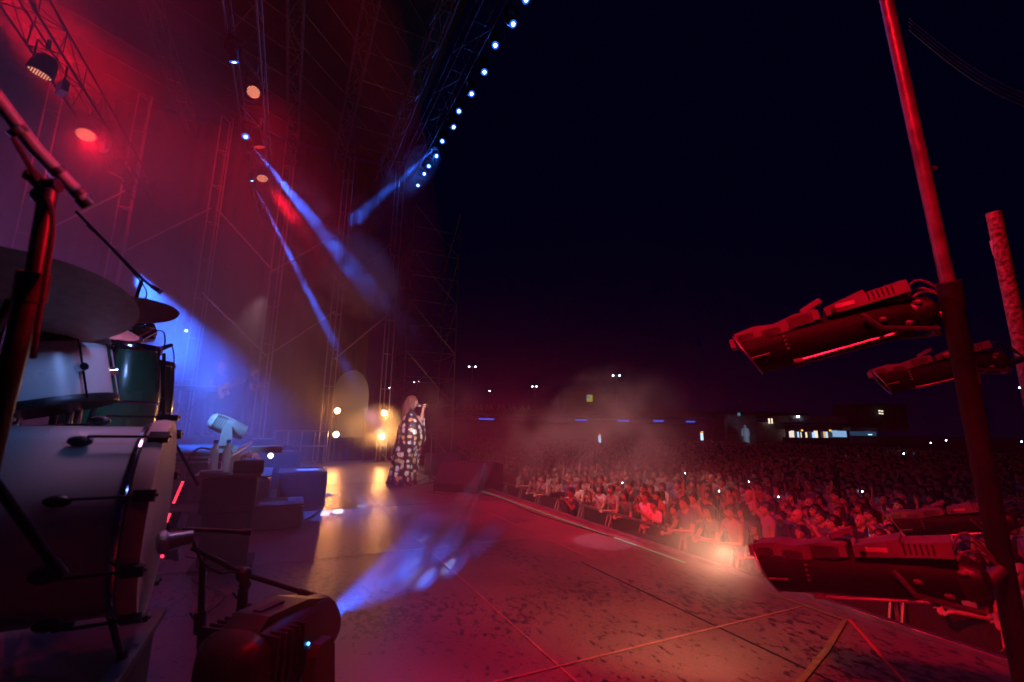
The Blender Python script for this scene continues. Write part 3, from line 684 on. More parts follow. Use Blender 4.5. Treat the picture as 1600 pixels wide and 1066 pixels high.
def conga(c, label, h=.72, r=.15, rb=.185, m_=green_s):
    t = thing('conga_drum', label, 'conga drum', c, 'green conga drums'); c = Vector(c)
    prof = [(r*(.72+.0*k), 0) if k == 0 else ((r*.72+(rb-r*.72)*math.sin(min(1, k/9)*math.pi/2)) if k <= 9 else rb-(rb-r)*((k-9)/5)**1.6, h*k/14) for k in range(15)]
    MB().lathe(prof, c, (0, 0, 1), 40).build('shell', m_, t)
    MB().lathe([(r+.001, h-.03), (r+.022, h-.03), (r+.024, h-.015), (r+.016, h+.004), (r+.0, h+.002)], c, (0, 0, 1), 40).build('rim', chrome, t)
    MB().lathe([(0, h+.005), (r+.002, h+.003)], c, (0, 0, 1), 40).build('drum_head', head_w, t)
    for k in range(6):
        a = k*math.pi/3+.2; d = Vector((math.cos(a), math.sin(a), 0))
        MB().tube([c+d*(r+.03)+Vector((0, 0, h-.01)), c+d*(r+.045)+Vector((0, 0, h-.12)), c+d*(rb+.012)+Vector((0, 0, h-.24))], .005, 6).build('tuning_lug', chrome, t)
    for z, rr in ((.62, None), (.28, None)):
        k = z*14; i = int(k); rad = prof[i][0]+(prof[i+1][0]-prof[i][0])*(k-i)
        MB().lathe([(rad+.0, h*z-.008), (rad+.005, h*z), (rad+.0, h*z+.008)], c, (0, 0, 1), 40).build('band', chrome, t)
    for k in range(3):
        a = k*2.094+.4; d = Vector((math.cos(a), math.sin(a), 0))
        MB().tube([c+d*(rb+.006)+Vector((0, 0, h*.45)), c+d*(rb+.02)+Vector((0, 0, h*.2)), Vector((c.x, c.y, .5))+d*(rb+.06)], .009, 6).build('stand_leg', blkm, t)
    return t
p = U(178, 600, 2.35); conga((p.x, p.y, 1.55-.78), 'nearer green conga drum with chrome rim behind the white tom', .78, .155, .20)
p = U(214, 610, 2.75); conga((p.x, p.y, 1.52-.80), 'farther green conga drum next to the microphone stand', .80, .15, .19)
# small shiny bongo and tambourine clamp
p = U(222, 520, 2.6); drum('bongo_drum', p, (0, .1, 1), .045, .07, 'small shiny amber bongo above the conga drums', mat('amber_shell', (.5, .28, .08), .3), 4)

def mic(p_head, p_tail, label, r=.024, m_head=None, parent=None, body=None):
    p_head = Vector(p_head); p_tail = Vector(p_tail); ax = (p_head-p_tail).normalized(); L = (p_head-p_tail).length
    t = thing('microphone', label, 'microphone', p_tail)
    MB().lathe([(r*.55, 0), (r*.6, L*.1), (r*.72, L*.62), (r*.8, L*.7)], p_tail, ax, 20).build('handle', body or blkm, t)
    MB().lathe([(r*.85, L*.68), (r*1.0, L*.74), (r*1.03, L*.82), (r*.9, L*.93), (r*.55, L*.99), (0, L)], p_tail, ax, 20).build('grille', m_head or mat('mic_mesh', (.35, .35, .38), .35, metal=.9, nscale=220, namt=.6, bump=.5), t)
    return t
def cable(pts, r, label, parent=None, name='cable', m_=matte):
    P = [Vector(p) for p in pts]; out = []
    for i in range(len(P)-1):
        a, b, c, d = P[max(i-1, 0)], P[i], P[i+1], P[min(i+2, len(P)-1)]
        for k in range(6):
            t = k/6; out.append(.5*((2*b)+(c-a)*t+(2*a-5*b+4*c-d)*t*t+(3*b-a-3*c+d)*t**3))
    out.append(P[-1]); return tag(MB().tube(out, r, 6).build(name, m_, parent), label, None if parent else 'cable')
# nearest boom stand (large, soft, at the left edge)
t = thing('boom_microphone_stand', 'large out of focus black boom stand at the left edge with a red lit boom', 'microphone stand', U(-40, 1000, .8))
MB().tube([U(76, 296, .86), U(52, 440, .84)], .0135, 14).build('inner_pole', blkm, t)
MB().tube([U(50, 440, .84), U(0, 640, .82), U(-60, 900, .80)], .018, 14).build('outer_pole', blkm, t)
MB().tube([U(54, 425, .84), U(46, 470, .84)], .024, 14).build('collar', blk, t)
MB().tube([U(-30, 120, .80), U(55, 232, .86), U(137, 318, .93)], .0125, 14).build('boom', mat('boom_satin', (.2, .2, .2), .4, metal=.1), t)
MB().tube([U(128, 308, .925), U(141, 322, .935)], .0165, 14).build('end_cap', blk, t)
MB().tube([U(48, 272, .86), U(66, 290, .86), U(92, 290, .865)], .013, 10).build('clutch', blk, t)
MB().ball(U(64, 306, .86), .016, 12).build('knob', blk, t); MB().tube([U(40, 272, .85), U(58, 285, .86)], .009, 8).build('wing_nut', blk, t)
for (x, y, dd) in ((22, 200, .83), (85, 262, .885), (118, 296, .91)):
    a = U(x, y, dd); MB().tube([a, a+(U(137, 318, .93)-U(55, 232, .86)).normalized()*.012], .0155, 12).build('cable_tie', blk, t)
cable([U(20, 215, .82), U(60, 285, .85), U(82, 340, .845), U(72, 430, .83), U(60, 500, .82), U(52, 560, .80)], .0045, None, t)
t = thing('boom_microphone_stand', 'dark soft microphone boom crossing in front of the bass drum', 'microphone stand', U(-10, 740, .9))
MB().tube([U(-60, 690, .86), U(0, 765, .88), U(88, 888, .92)], .0095, 12).build('boom', blkm, t); MB().tube([U(80, 878, .918), U(97, 900, .925)], .0125, 12).build('end_cap', blk, t)
# long boom above the congas
p0 = U(222, 436, 2.9)
st_ = stand('boom_microphone_stand', 'slim boom stand with a long boom rising to the upper left', 'microphone stand', (p0.x-.1, p0.y+.12, .5), p0, r=.010, legs=.25)
MB().tube([U(118, 330, 2.6), p0, U(238, 449, 2.95)], .008, 8).build('boom', blkm, st_)
mic(U(254, 457, 2.98), U(236, 447, 2.94), 'microphone at the end of the long boom above the conga drums', .02)
cable([U(135, 352, 2.62), U(170, 385, 2.72), U(224, 446, 2.9), U(226, 470, 2.85), U(205, 500, 2.6), U(180, 560, 2.4), U(165, 620, 2.3)], .004, 'thin cable looping from the long boom down past the conga drums')
# blue lit pair of mics over the conga
mic(U(206, 536, 2.35), U(243, 517, 2.5), 'silvery pencil microphone lit blue, pointing down at the nearer conga', .022, body=chrome)
mic(U(243, 548, 2.5), U(268, 539, 2.6), 'short black microphone beside the farther conga', .018)
t = stand('microphone_stand', 'thin black microphone stand right of the conga drums', 'microphone stand', U(252, 760, 2.6), U(256, 552, 2.6), r=.009, legs=.22, cuts=(.3, .62))
MB().cyl(U(155, 637, 2.3), U(275, 655, 2.62), .009).build('boom', blkm, t); MB().cyl(U(262, 653, 2.59), U(275, 655, 2.62), .014).build('counterweight', blk, t)
cable([U(268, 539, 2.6), U(272, 560, 2.6), U(268, 620, 2.6), U(260, 690, 2.6)], .0035, 'thin cable hanging from the short black microphone')
cable([U(243, 517, 2.5), U(256, 520, 2.5), U(255, 545, 2.5), U(232, 570, 2.5)], .0035, 'looped cable of the silvery pencil microphone')
# kick microphone and low boom stand
mic(U(243, 850, 1.36), U(302, 838, 1.42), 'fat blue lit microphone aimed at the bass drum head', .034, body=mat('mic_blue_grey', (.16, .18, .24), .35, metal=.4))
t = stand('boom_microphone_stand', 'low boom stand with its boom pointing right, beside the bass drum', 'microphone stand', U(372, 1090, 1.6), U(381, 903, 1.6), r=.010, legs=.18, cuts=(.55, .82))
MB().tube([U(300, 856, 1.48), U(381, 897, 1.58), U(486, 930, 1.66)], .0085, 10).build('boom', blkm, t); MB().tube([U(466, 925, 1.645), U(498, 934, 1.67)], .0135, 10).build('counterweight', blkm, t)
MB().ball(U(381, 898, 1.58), .026, 12).build('clutch', blk, t); MB().ball(U(383, 914, 1.58), .02, 12).build('knob', blk, t)
t = stand('microphone_stand', 'plain black stand pole beside the low boom', 'microphone stand', U(304, 1200, 1.5), U(317, 872, 1.5), r=.011, legs=0, cuts=(.7,))
MB().tube([U(285, 827, 1.48), U(335, 829, 1.52), U(393, 832, 1.55)], .007, 8).build('boom', blkm, t); MB().tube([U(378, 831, 1.54), U(393, 832, 1.55)], .011, 8).build('counterweight', blkm, t)
cable([U(300, 842, 1.42), U(318, 880, 1.46), U(345, 895, 1.5), U(362, 893, 1.54), U(376, 905, 1.57), U(370, 960, 1.6), U(362, 1040, 1.62)], .0045, 'black cable wound along the low boom')
cable([UZ(290, 870, .02), UZ(330, 880, .02), UZ(300, 905, .02), UZ(350, 930, .02), UZ(320, 960, .02)], .006, 'tangle of black cable on the floor beside the drum riser')
# LED battens beside the riser
ledred = emat('led_bar_red', (1, .02, .05), 5)
for (x0, y0, x1, y1, d, l) in ((276, 787, 291, 752, 3.3, 'short red LED batten leaning beside the drum riser'), (262, 826, 271, 803, 2.6, 'red LED batten lower down right behind the drum hoop'), (256, 868, 262, 858, 2.2, 'small red glowing LED end below the bass drum microphone')):
    a = U(x0, y0, d); b = U(x1, y1, d+.05); t = thing('led_batten', l, 'led lamp', a); ax = b-a; L = ax.length; z = ax.normalized(); x = _R.copy(); y = z.cross(x)
    MB().prism([(-.0, -.02), (.07, -.035), (.07, .035), (.0, .02)], a, x, y, ax).build('housing', mat('grey_panel'), t, smooth=False)
    m = MB()
    for k in range(9): m.prism([(-.004, -.014), (-.004, .014), (-.024, .014), (-.024, -.014)], a+ax*((k+.15)/9), x, y, ax*(.7/9))
    m.build('led_strip', ledred, t, smooth=False)

# side table with bottles
q = UZ(300, 743, .74); q2 = UZ(408, 742, .74)
tx, ty0, ty1 = q.x, q.y, q2.y; ym = (ty0+ty1)/2; tw = abs(ty0-ty1)
t = thing('side_table', 'small dark wooden stand with an overhanging top, beside the drum riser', 'table', (tx+.2, ym, 0))
MB().box((tx+.20, ym, .725), (.44, tw, .022)).build('table_top', mat('table_wood', (.10, .05, .045), .4, nscale=7, namt=.4), t, smooth=False)
MB().box((tx+.20, ym-.02, .57), (.36, tw*.80, .288)).build('apron', matte, t, smooth=False)
MB().box((tx+.09, ym-.03, .22), (.04, tw*.72, .42)).build('front_panel', matte, t, smooth=False)
MB().box((tx+.20, ym-.03, .012), (.42, tw*.9, .024)).build('foot', matte, t, smooth=False)
glass = mat('bottle_glass', (.75, .85, .95), .12, trans=.5, ior=1.45); capb = mat('blue_cap', (.02, .07, .45), .4)
for k, (x, l) in enumerate(((331, 'clear water bottle with a blue cap on the small table, nearer the drums'), (350, 'clear water bottle with a blue cap on the small table, nearer the black box'))):
    c = UZ(x, 740, .737); c = Vector((tx+.15+.03*k, c.y, .737)); t = thing('water_bottle', l, 'bottle', c)
    H = .275; prof = [(.030, 0), (.037, .008)]
    for i in range(9): prof += [(.037, .02+i*.014), (.0345, .026+i*.014)]
    prof += [(.037, .15), (.032, .18), (.022, .21), (.0145, .24), (.0135, .258)]
    MB().lathe(prof, c, (0, 0, 1), 28).build('body', glass, t)
    MB().lathe([(.0, .277), (.0165, .276), (.017, .25), (.0165, .248), (.0, .248)][::-1], c, (0, 0, 1), 20).build('cap', capb, t)
    MB().lathe([(.0, .006), (.033, .006), (.034, .10), (0, .10)], c, (0, 0, 1), 20).build('water', mat('water', (.8, .88, 1), .02, trans=1, ior=1.33), t)
c = Vector((tx+.2, ty1+.11, .737)); t = thing('tissue_box', 'black tissue box with a pink tissue sticking out, on the small table', 'box', c)
MB().box(c+Vector((0, 0, .05)), (.14, .23, .10)).build('carton', blk, t, smooth=False)
m = MB(); vs = []; fs = []
for i in range(9):
    for j in range(5):
        u = i/8; v = j/4; vs.append(c+Vector((.03*math.sin(u*7+v*2)+(v-.5)*.05, .09-.17*u, .10+.075*math.sin(u*3.0)*(0.35+.65*v)+.012*math.sin(u*19+v*5))))
for i in range(8):
    for j in range(4): fs.append((i*5+j, i*5+j+1, (i+1)*5+j+1, (i+1)*5+j))
m._add(vs, fs); m.build('tissue', mat('tissue', (.75, .55, .58), .8), t)
c = Vector((tx+.12, ty0-.12, .737)); tag(MB().box(c+Vector((0, 0, .014)), (.10, .16, .028)).build('card_box', mat('pale_card', (.4, .45, .55), .6), None, smooth=False), 'flat pale box at the left end of the small table', 'box')
c = Vector((tx+.22, ty1+.33, .737)); tag(MB().box(c+Vector((0, 0, .012)), (.12, .14, .022)).build('pink_notebook', mat('pink_card', (.6, .25, .35), .6), None, smooth=False), 'flat pink notebook between the bottles and the tissue box', 'notebook')

# near moving head with the blue beam
LN = U(496, 972, 1.62); AX = ray(960, 700).normalized()
yaw = math.atan2(AX.y, AX.x); s_ = .92; AX2 = Vector((AX.x, AX.y, AX.z)).normalized()
piv = LN - AX2*(.232*s_); nm = mover('moving_head_lamp', (piv.x, piv.y, piv.z-.36*s_), yaw, AX2, s_, 'large black moving head lamp in the foreground throwing a blue beam to the right', emat('lens_blue_near', (.05, .25, 1.0), 9))
hd = [c for c in nm.children if c.name.startswith('head')][0]
x, y, z = frame(AX2); up_ = (Vector((0, 0, 1))-AX2*AX2.z).normalized(); sd = AX2.cross(up_)
MB().prism([(-.17*s_, 0), (-.13*s_, .030), (.06*s_, .026), (.17*s_, .0)], piv+up_*(.108*s_)-sd*.06, AX2, up_, sd*.12).build('top_cover', blk, hd, smooth=False)
MB().box(piv-AX2*(.05)+up_*(.108*s_+.031), (.10, .03, .006), rot=Matrix((AX2, sd, up_)).transposed()).build('vent', matte, hd, smooth=False)
MB().box(Vector((piv.x, piv.y, (piv.z-.36*s_)/2)), (.36, .40, piv.z-.36*s_-.002), rot=yaw).build('riser_block', matte, nm, smooth=False) if piv.z-.36*s_ > .05 else None
MB().ball(piv+sd*(.14*s_)+up_*.03-AX2*.02, .004, 8).build('status_light', emat('status_blue', (.05, .4, 1), 12), hd)
MB().ball(piv-sd*(.14*s_)+up_*.02-AX2*.02, .004, 8).build('status_light', emat('status_blue'), hd)
# blue lit moving head on the band riser
b2 = U(352, 693, 5.45); b2.z = .802
white_body = mat('pale_body', (.45, .47, .5), .35, nscale=12, namt=.1)
A2 = (UZ(430, 720, 0)-b2); A2.z = -.9; A2 = Vector((A2.x*.0+.1, -1, -.42)).normalized()
mover('moving_head_lamp', b2, R(0)+math.pi/2*1.0+.1, A2, .86, 'moving head lamp bathed in bright blue light on the band platform', None, white_body)
cable([b2+Vector((-.1, .12, .04)), b2+Vector((-.18, .25, .05)), b2+Vector((-.22, .33, -.15)), b2+Vector((-.24, .33, -.5)), b2+Vector((-.4, .5, -.78))], .012, 'looping cable of the blue lit lamp hanging over the platform edge')
tag(MB().box((b2.x-.0, b2.y-.45, .84), (.3, .34, .07)).build('power_box', white_body, None, smooth=False), 'flat pale power box beside the blue lit lamp', 'box')
# far small lamps on the platform and floor
p = U(452, 700, 9.0); A = (UZ(640, 735, 0)-p); mover('moving_head_lamp', (p.x, p.y, p.z-.2), -1.0, A, .5, 'small floor lamp throwing a white fan of light to the right', emat('lens_white', (.6, .75, 1), 20), group='small floor lamps')
p = U(427, 711, 8.2); mover('moving_head_lamp', (p.x, p.y, p.z-.2), -1.2, (-.8, .3, .1), .5, 'small floor lamp with a bright white dot, beside the black cases', emat('lens_white'), group='small floor lamps')
p = U(291, 516, 10); mover('moving_head_lamp', (p.x, p.y, p.z+.15), -1.2, (EYE-p), .45, 'tiny blue white lamp high on the guitarist tower', emat('lens_white'), hang=True, group='small floor lamps')
# amber lamps on the tower behind the guitarist
amb = emat('amber_glow', (1, .42, .16), 5)
for (x, y, r_) in ((305, 549, .05), (303, 566, .045), (301, 582, .028)):
    p = U(x, y, 13.2); t = thing('amber_lamp', {549: 'upper amber lamp above the guitarist', 566: 'middle amber lamp above the guitarist', 582: 'faint lowest amber lamp above the guitarist'}[y], 'stage lamp', p, 'amber lamps on the guitarist tower')
    MB().ball(p, (r_, r_, r_*1.6), 12).build('bulb', amb, t); MB().lathe([(r_*.4, .06), (r_*1.3, .03), (r_*1.5, -.03)], p+Vector((.05, 0, 0)), (-1, 0, 0), 14).build('shade', blkm, t)
# four blinders with their housings behind the singer
bh = emat('blinder_hot', (1, .62, .30), 25)
bn = ['upper left golden floor lamp behind the singer', 'lower left golden floor lamp behind the singer', 'upper golden lamp right behind the singer back', 'lower golden lamp right behind the singer back']
for p, l in zip(BP, bn):
    t = thing('blinder_lamp', l, 'stage lamp', p, 'golden lamps behind the singer')
    MB().lathe([(.05, .16), (.11, .12), (.13, 0), (.12, 0), (.09, .05)], p, (1, 0, 0), 24).build('housing', blkm, t)
    MB().ball(p+Vector((-.01, 0, 0)), (.03, .085, .085), 16).build('bulb', bh, t)
for yy, l in ((BP[0].y, 'thin stand carrying the two left golden lamps'), (BP[2].y, 'thin stand carrying the two golden lamps nearest the singer')):
    stand('lamp_stand', l, 'lamp stand', (14.75, yy-.01, 0), (14.75, yy-.01, 1.75), r=.02, legs=.35, m_=dkalu)
# glowing tube and pale round-topped panel at the far side
p = U(529, 592, 15.2); q = U(526, 622, 15.2)
tag(MB().cyl(p, q, .03, n=10).build('light_tube', emat('tube_cyan', (.35, .7, 1), 1.3), None), 'thin pale blue light tube standing above the left golden lamps', 'light tube')
c = UX(535, 690, 14.9); pl = [(.52*math.sin(R(a))*1.0, 1.28+.78*math.cos(R(a))) for a in range(-90, 91, 10)] + [(.52, 0), (-.52, 0)]
t = thing('round_top_panel', 'pale round topped panel at the far side behind the left golden lamps', 'panel', (c.x, c.y, 0))
MB().prism(pl, (c.x, c.y-.15, .75), (0, -1, 0), (0, 0, 1), (.04, 0, 0)).build('cloth', mat('pale_cloth', (.14, .17, .26), .8), t, smooth=False)
for s2 in (-1, 1): MB().cyl((c.x+.02, c.y-.15+s2*.5, 0), (c.x+.02, c.y-.15+s2*.5, 1.5), .015).build('pole', dkalu, t)
t = thing('railing', 'low metal railing frame at the far side left of the golden lamps', 'railing', UX(470, 700, 14.3))
a = UX(430, 673, 14.3); b = UX(512, 676, 14.3)
for z in (a.z, a.z-.42): MB().cyl((14.3, a.y, z), (14.3, b.y, z), .025).build('rail', alu, t)
for k in range(5): y = a.y+(b.y-a.y)*k/4; MB().cyl((14.3, y, .0), (14.3, y, a.z), .022).build('post', alu, t)
stand('tripod_stand', 'thin black tripod at the far side between the golden lamps', 'tripod', UX(568, 700, 14.6), UX(568, 640, 14.6), r=.02, legs=.4)
# keyboard on a stand and music desk on the platform
p = U(295, 607, 9.6); t = thing('keyboard', 'electric keyboard on its stand at the left of the guitarist', 'keyboard', (p.x, p.y, .8))
MB().box(p, (.30, 1.0, .09)).build('body', blkm, t, smooth=False)
for s2 in (-1, 1): MB().cyl(p+Vector((0, .35*s2, -.05)), (p.x+.1, p.y-.35*s2, .81), .018).build('stand_leg', blkm, t)
m = MB()
for k in range(24): m.box(p+Vector((-.12, -.46+.04*k, .05)), (.12, .034, .014))
m.build('keys', mat('ivory_keys', (.6, .6, .6), .4), t, smooth=False)
p = U(45, 522, 1.75); t = thing('music_stand', 'red lit music stand desk between the large cymbal and the white tom', 'music stand', p)
MB().prism([(-.14, -.02), (.13, -.03), (.06, .04), (-.14, .05)], p, -_R*-1, Vector((.35, .1, .9)), Vector((.01, 0, 0))).build('desk', mat('boom_satin'), t, smooth=False); MB().cyl(p+Vector((.02, 0, 0)), (p.x+.05, p.y, .5), .01).build('pole', blkm, t)
# ------------------------------------------------------------------ people
skin = mat('skin', (.42, .25, .18), .5, nscale=30, namt=.08)
cloth_c = mat('shirt_fabric', (.2, .2, .2), .85, objcol=True)
jeans = mat('dark_trousers', (.03, .035, .06), .85, nscale=20)
feature = mat('eye_dark', (.03, .015, .012), .4)
lip = mat('lips', (.30, .09, .07), .5)
hairs = [mat('hair_black', (.012, .010, .010), .45), mat('hair_brown', (.045, .022, .014), .45), mat('hair_fair', (.16, .10, .05), .45)]
def V3(*a): return Vector(a)
def blob(m, c, r, n=14, M=None): m.ball(c, r, n, M)
def make_body(joints, bones, head_c, head_dir, hands, voxel=.013, female=True, sleeve=.5, extra=None, hs=1.0, rig_smooth=4):
    """one continuous remeshed skin: joints {name:(pos, radius)}; bones [(a,b,region)]; returns mesh with slots 0 skin 1 top 2 trousers 3 eye 4 lips"""
    m = MB()
    for a, b, reg in bones:
        (pa, ra), (pb, rb) = joints[a], joints[b]
        pa = Vector(pa); pb = Vector(pb); L = (pb-pa).length; k = max(2, int(L/.05))
        m.tube([pa.lerp(pb, i/k) for i in range(k+1)], [ra+(rb-ra)*i/k for i in range(k+1)], 12)
        m.ball(pa, ra, 12); m.ball(pb, rb, 12)
    # head: z up local frame
    hd = Vector(head_dir).normalized(); sd = Vector((0, 0, 1)).cross(hd).normalized(); up = hd.cross(sd); Mh = Matrix((hd, sd, up)).transposed()
    hc = Vector(head_c); H = lambda x, y, z: hc + Mh @ (Vector((x, y, z))*hs)
    s3 = lambda *r: tuple(q*hs for q in r)
    m.ball(H(-.012, 0, .035), s3(.092, .076, .090), 20, Mh)        # cranium
    m.ball(H(.022, 0, -.03), s3(.066, .062, .078), 18, Mh)          # face
    m.ball(H(.046, 0, -.085), s3(.034, .036, .028), 14, Mh)          # chin
    m.ball(H(.040, .036, -.022), s3(.035, .026, .03), 12, Mh); m.ball(H(.040, -.036, -.022), s3(.035, .026, .03), 12, Mh)   # cheeks
    m.tube([H(.082, 0, .018), H(.104, 0, -.022), H(.094, 0, -.036)], [.009*hs, .013*hs, .012*hs], 8)   # nose
    m.ball(H(.083, 0, -.058), s3(.012, .024, .011), 10, Mh)          # mouth
    m.ball(H(.075, 0, .035), s3(.02, .055, .014), 10, Mh)            # brow
    for s_ in (-1, 1): m.ball(H(-.012, s_*.077, -.005), s3(.020, .010, .032), 10, Mh)
    nk = joints['neck'][0]; m.tube([Vector(nk), H(-.02, 0, -.06)], [.056, .052*hs], 14)
    for (w, fd, pn, curl) in hands:     # wrist, finger direction, palm normal, curl 0..1
        w = Vector(w); fd = Vector(fd).normalized(); pn = Vector(pn); pn = (pn-fd*pn.dot(fd)).normalized(); ac = fd.cross(pn)
        m.tube([w-fd*.01, w+fd*.03, w+fd*.085], [.022, .028, .030], 10)
        m.ball(w+fd*.05, (.045, .038, .018), 12, Matrix((fd, ac, pn)).transposed())
        for i, (off, ln) in enumerate(((-.030, .062), (-.010, .075), (.010, .070), (.029, .055))):
            p = w+fd*.085+ac*off; pts = [p]; d = fd.copy()
            for k in range(3):
                ang = curl*1.1*(.8+.1*i)
                d = (d*math.cos(ang)+pn*math.sin(ang)).normalized(); pn2 = pn
                p = p+d*(ln*(.42, .33, .25)[k]); pts.append(p)
            m.tube(pts, [.0095, .009, .0082, .007], 8); m.ball(pts[-1], .007, 8)
        th = w+fd*.03-ac*.03; m.tube([th, th-ac*.028+fd*.03+pn*.01, th-ac*.026+fd*.055+pn*.03*(.5+curl)], [.013, .0105, .0085], 8)
    if extra: extra(m)
    me = bpy.data.meshes.new('person'); me.from_pydata(m.v, [], m.f); o = bpy.data.objects.new('tmp', me); C.objects.link(o)
    md = o.modifiers.new('r', 'REMESH'); md.mode = 'VOXEL'; md.voxel_size = voxel; md.use_smooth_shade = True
    sm = o.modifiers.new('s', 'SMOOTH'); sm.factor = .5; sm.iterations = rig_smooth
    dg = bpy.context.evaluated_depsgraph_get(); dg.update(); out = bpy.data.meshes.new_from_object(o.evaluated_get(dg)); bpy.data.objects.remove(o)
    segs = []
    for a, b, reg in bones:
        segs.append((Vector(joints[a][0]), Vector(joints[b][0]), reg, (joints[a][1]+joints[b][1])/2))
    for q in (skin, cloth_c, jeans, feature, lip): out.materials.append(q)
    eyes = [H(.082, .030, .008), H(.082, -.030, .008)]; mo = H(.098, 0, -.060)
    for p in out.polygons:
        c = p.center
        if (c-hc).length < .135*hs or c.z > hc.z-.08*hs:
            if (c-hc).length < .2*hs:
                if min((c-e).length for e in eyes) < .0145*hs: p.material_index = 3
                elif (c-mo).length < .021*hs: p.material_index = 4
                continue
        best = None; reg = 0
        for a, b, rg, rad in segs:
            d = b-a; t = max(0, min(1, (c-a).dot(d)/max(1e-9, d.length_squared))); ds = (c-(a+d*t)).length-rad
            if best is None or ds < best:
                best = ds
                if isinstance(rg, tuple): reg = rg[1] if t < rg[0] else rg[2]
                else: reg = rg
        p.material_index = reg
    return out
def std_joints(h=1.68, female=True, lean=0.0, arms=None, legs=None):
    k = h/1.7; j = {}
    sh = .165 if female else .19; hp = .10
    L = lambda z: lean*(z-.92)
    def P(x, y, z): return V3(x+max(0, L(z)), y, z)*k
    j['pelvis'] = (P(0, 0, .95), .115*k); j['waist'] = (P(0, 0, 1.08), (.105 if female else .125)*k)
    j['chest'] = (P(.01, 0, 1.27), (.118 if female else .135)*k); j['neck'] = (P(0, 0, 1.43), .058*k)
    for s, n in ((1, 'l'), (-1, 'r')):
        j['bust'+n] = (P(.055, s*.065, 1.25), (.062 if female else .06)*k)
        j['sh'+n] = (P(0, s*sh, 1.38), .052*k); j['hip'+n] = (P(0, s*hp, .92), .088*k)
        j['knee'+n] = (P(.02, s*.105, .50), .055*k); j['ank'+n] = (P(-.01, s*.11, .09), .038*k); j['toe'+n] = (P(.14, s*.125, .035), .033*k)
    a = arms or {}
    for s, n in ((1, 'l'), (-1, 'r')):
        el, wr = a.get(n, ((.0, s*.24, 1.10), (.05, s*.25, .86)))
        j['el'+n] = (V3(*el)*k, .038*k); j['wr'+n] = (V3(*wr)*k, .026*k)
    if legs: j.update(legs)
    return j
BONES = [('pelvis', 'waist', (.3, 2, 1)), ('waist', 'chest', 1), ('chest', 'neck', (.75, 1, 0))]
for n in 'lr': BONES += [('chest', 'bust'+n, 1), ('chest', 'sh'+n, 1), ('neck', 'sh'+n, 1), ('sh'+n, 'el'+n, (.55, 1, 0)), ('el'+n, 'wr'+n, 0), ('pelvis', 'hip'+n, 2), ('hip'+n, 'knee'+n, 2), ('knee'+n, 'ank'+n, 2), ('ank'+n, 'toe'+n, 2)]
def hair_mesh(kind, hc, hd, seed=0, hs=1.0):
    rnd = random.Random(seed); hd = Vector(hd).normalized(); sd = Vector((0, 0, 1)).cross(hd).normalized(); up = hd.cross(sd); Mh = Matrix((hd, sd, up)).transposed()
    hc = Vector(hc); m = MB(); vs = []; fs = []; n = 22
    # cap over the cranium with a hairline, hanging down at the back and sides for long hair
    rows = 12; drop = {'short': -.02, 'bun': -.03, 'long': -.30, 'bob': -.14}[kind]
    for j in range(rows+1):
        for i in range(n+1):
            az = math.pi*2*i/n; front = math.cos(az)           # 1 = face
            t = j/rows
            low = .055 if front > .55 else (drop if front < .1 else .055+(drop-.055)*((.55-front)/.45)**.8)
            low = max(low, drop)
            if t < .5: th = t/.5*math.pi/2; rr = math.sin(th); z = .035+.100*math.cos(th)
            else:
                rr = 1.0; z0 = .035; z = z0+(low-z0)*((t-.5)/.5)
                if low > z0: z = z0; rr = 1+.0*t
                if z < -.05: rr = 1.0-.10*min(1, (-.05-z)/.1)+ (.22*min(1, (-.12-z)/.15) if z < -.12 and front < -.2 else 0)
            w = 1+.05*math.sin(az*9+seed)+.035*math.sin(az*17+z*40)
            x = -.014+.103*rr*math.cos(az)*w; y = .086*rr*math.sin(az)*w
            if z < -.06 and front < .1: x -= .02*min(1, (-.06-z)/.1); y *= 1+.55*min(1, (-.06-z)/.2)
            vs.append(hc+Mh @ (Vector((x, y, z))*hs))
    for j in range(rows):
        for i in range(n): fs.append((j*(n+1)+i, (j+1)*(n+1)+i, (j+1)*(n+1)+i+1, j*(n+1)+i+1))
    m._add(vs, fs)
    if kind == 'bun': m.ball(hc+Mh @ (Vector((-.11, 0, .07))*hs), .042*hs, 12)
    return m
# crowd prototypes (face +x, feet at z = 0, height 1.68)
POSES = {
 'still': dict(arms={}, hands=[((.05, .25, .86), (.1, 0, -1), (.2, -1, 0), .5), ((.05, -.25, .86), (.1, 0, -1), (.2, 1, 0), .5)]),
 'phone': dict(arms={'l': ((.12, .23, 1.16), (.30, .09, 1.42)), 'r': ((.12, -.23, 1.16), (.30, -.09, 1.42))}, hands=[((.30, .09, 1.42), (.25, -.25, 1), (.2, -1, 0), .7), ((.30, -.09, 1.42), (.25, .25, 1), (.2, 1, 0), .7)]),
 'armup': dict(arms={'r': ((.10, -.24, 1.52), (.14, -.16, 1.78)), 'l': ((.05, .24, 1.14), (.25, .12, 1.12))}, hands=[((.14, -.16, 1.78), (.1, .1, 1), (1, 0, 0), .25), ((.25, .12, 1.12), (.6, -.6, .1), (0, -1, 0), .5)]),
 'lean': dict(arms={'l': ((.22, .26, 1.10), (.42, .10, 1.10)), 'r': ((.22, -.26, 1.10), (.42, -.10, 1.10))}, hands=[((.42, .10, 1.10), (.7, -.6, -.1), (0, 0, -1), .5), ((.42, -.10, 1.10), (.7, .6, -.1), (0, 0, -1), .5)]),
 'clap': dict(arms={'l': ((.10, .24, 1.13), (.27, .06, 1.30)), 'r': ((.10, -.24, 1.13), (.27, -.06, 1.30))}, hands=[((.27, .06, 1.30), (.35, -.15, 1), (0, -1, 0), .12), ((.27, -.06, 1.30), (.35, .15, 1), (0, 1, 0), .12)]),
}
PROTO = {}
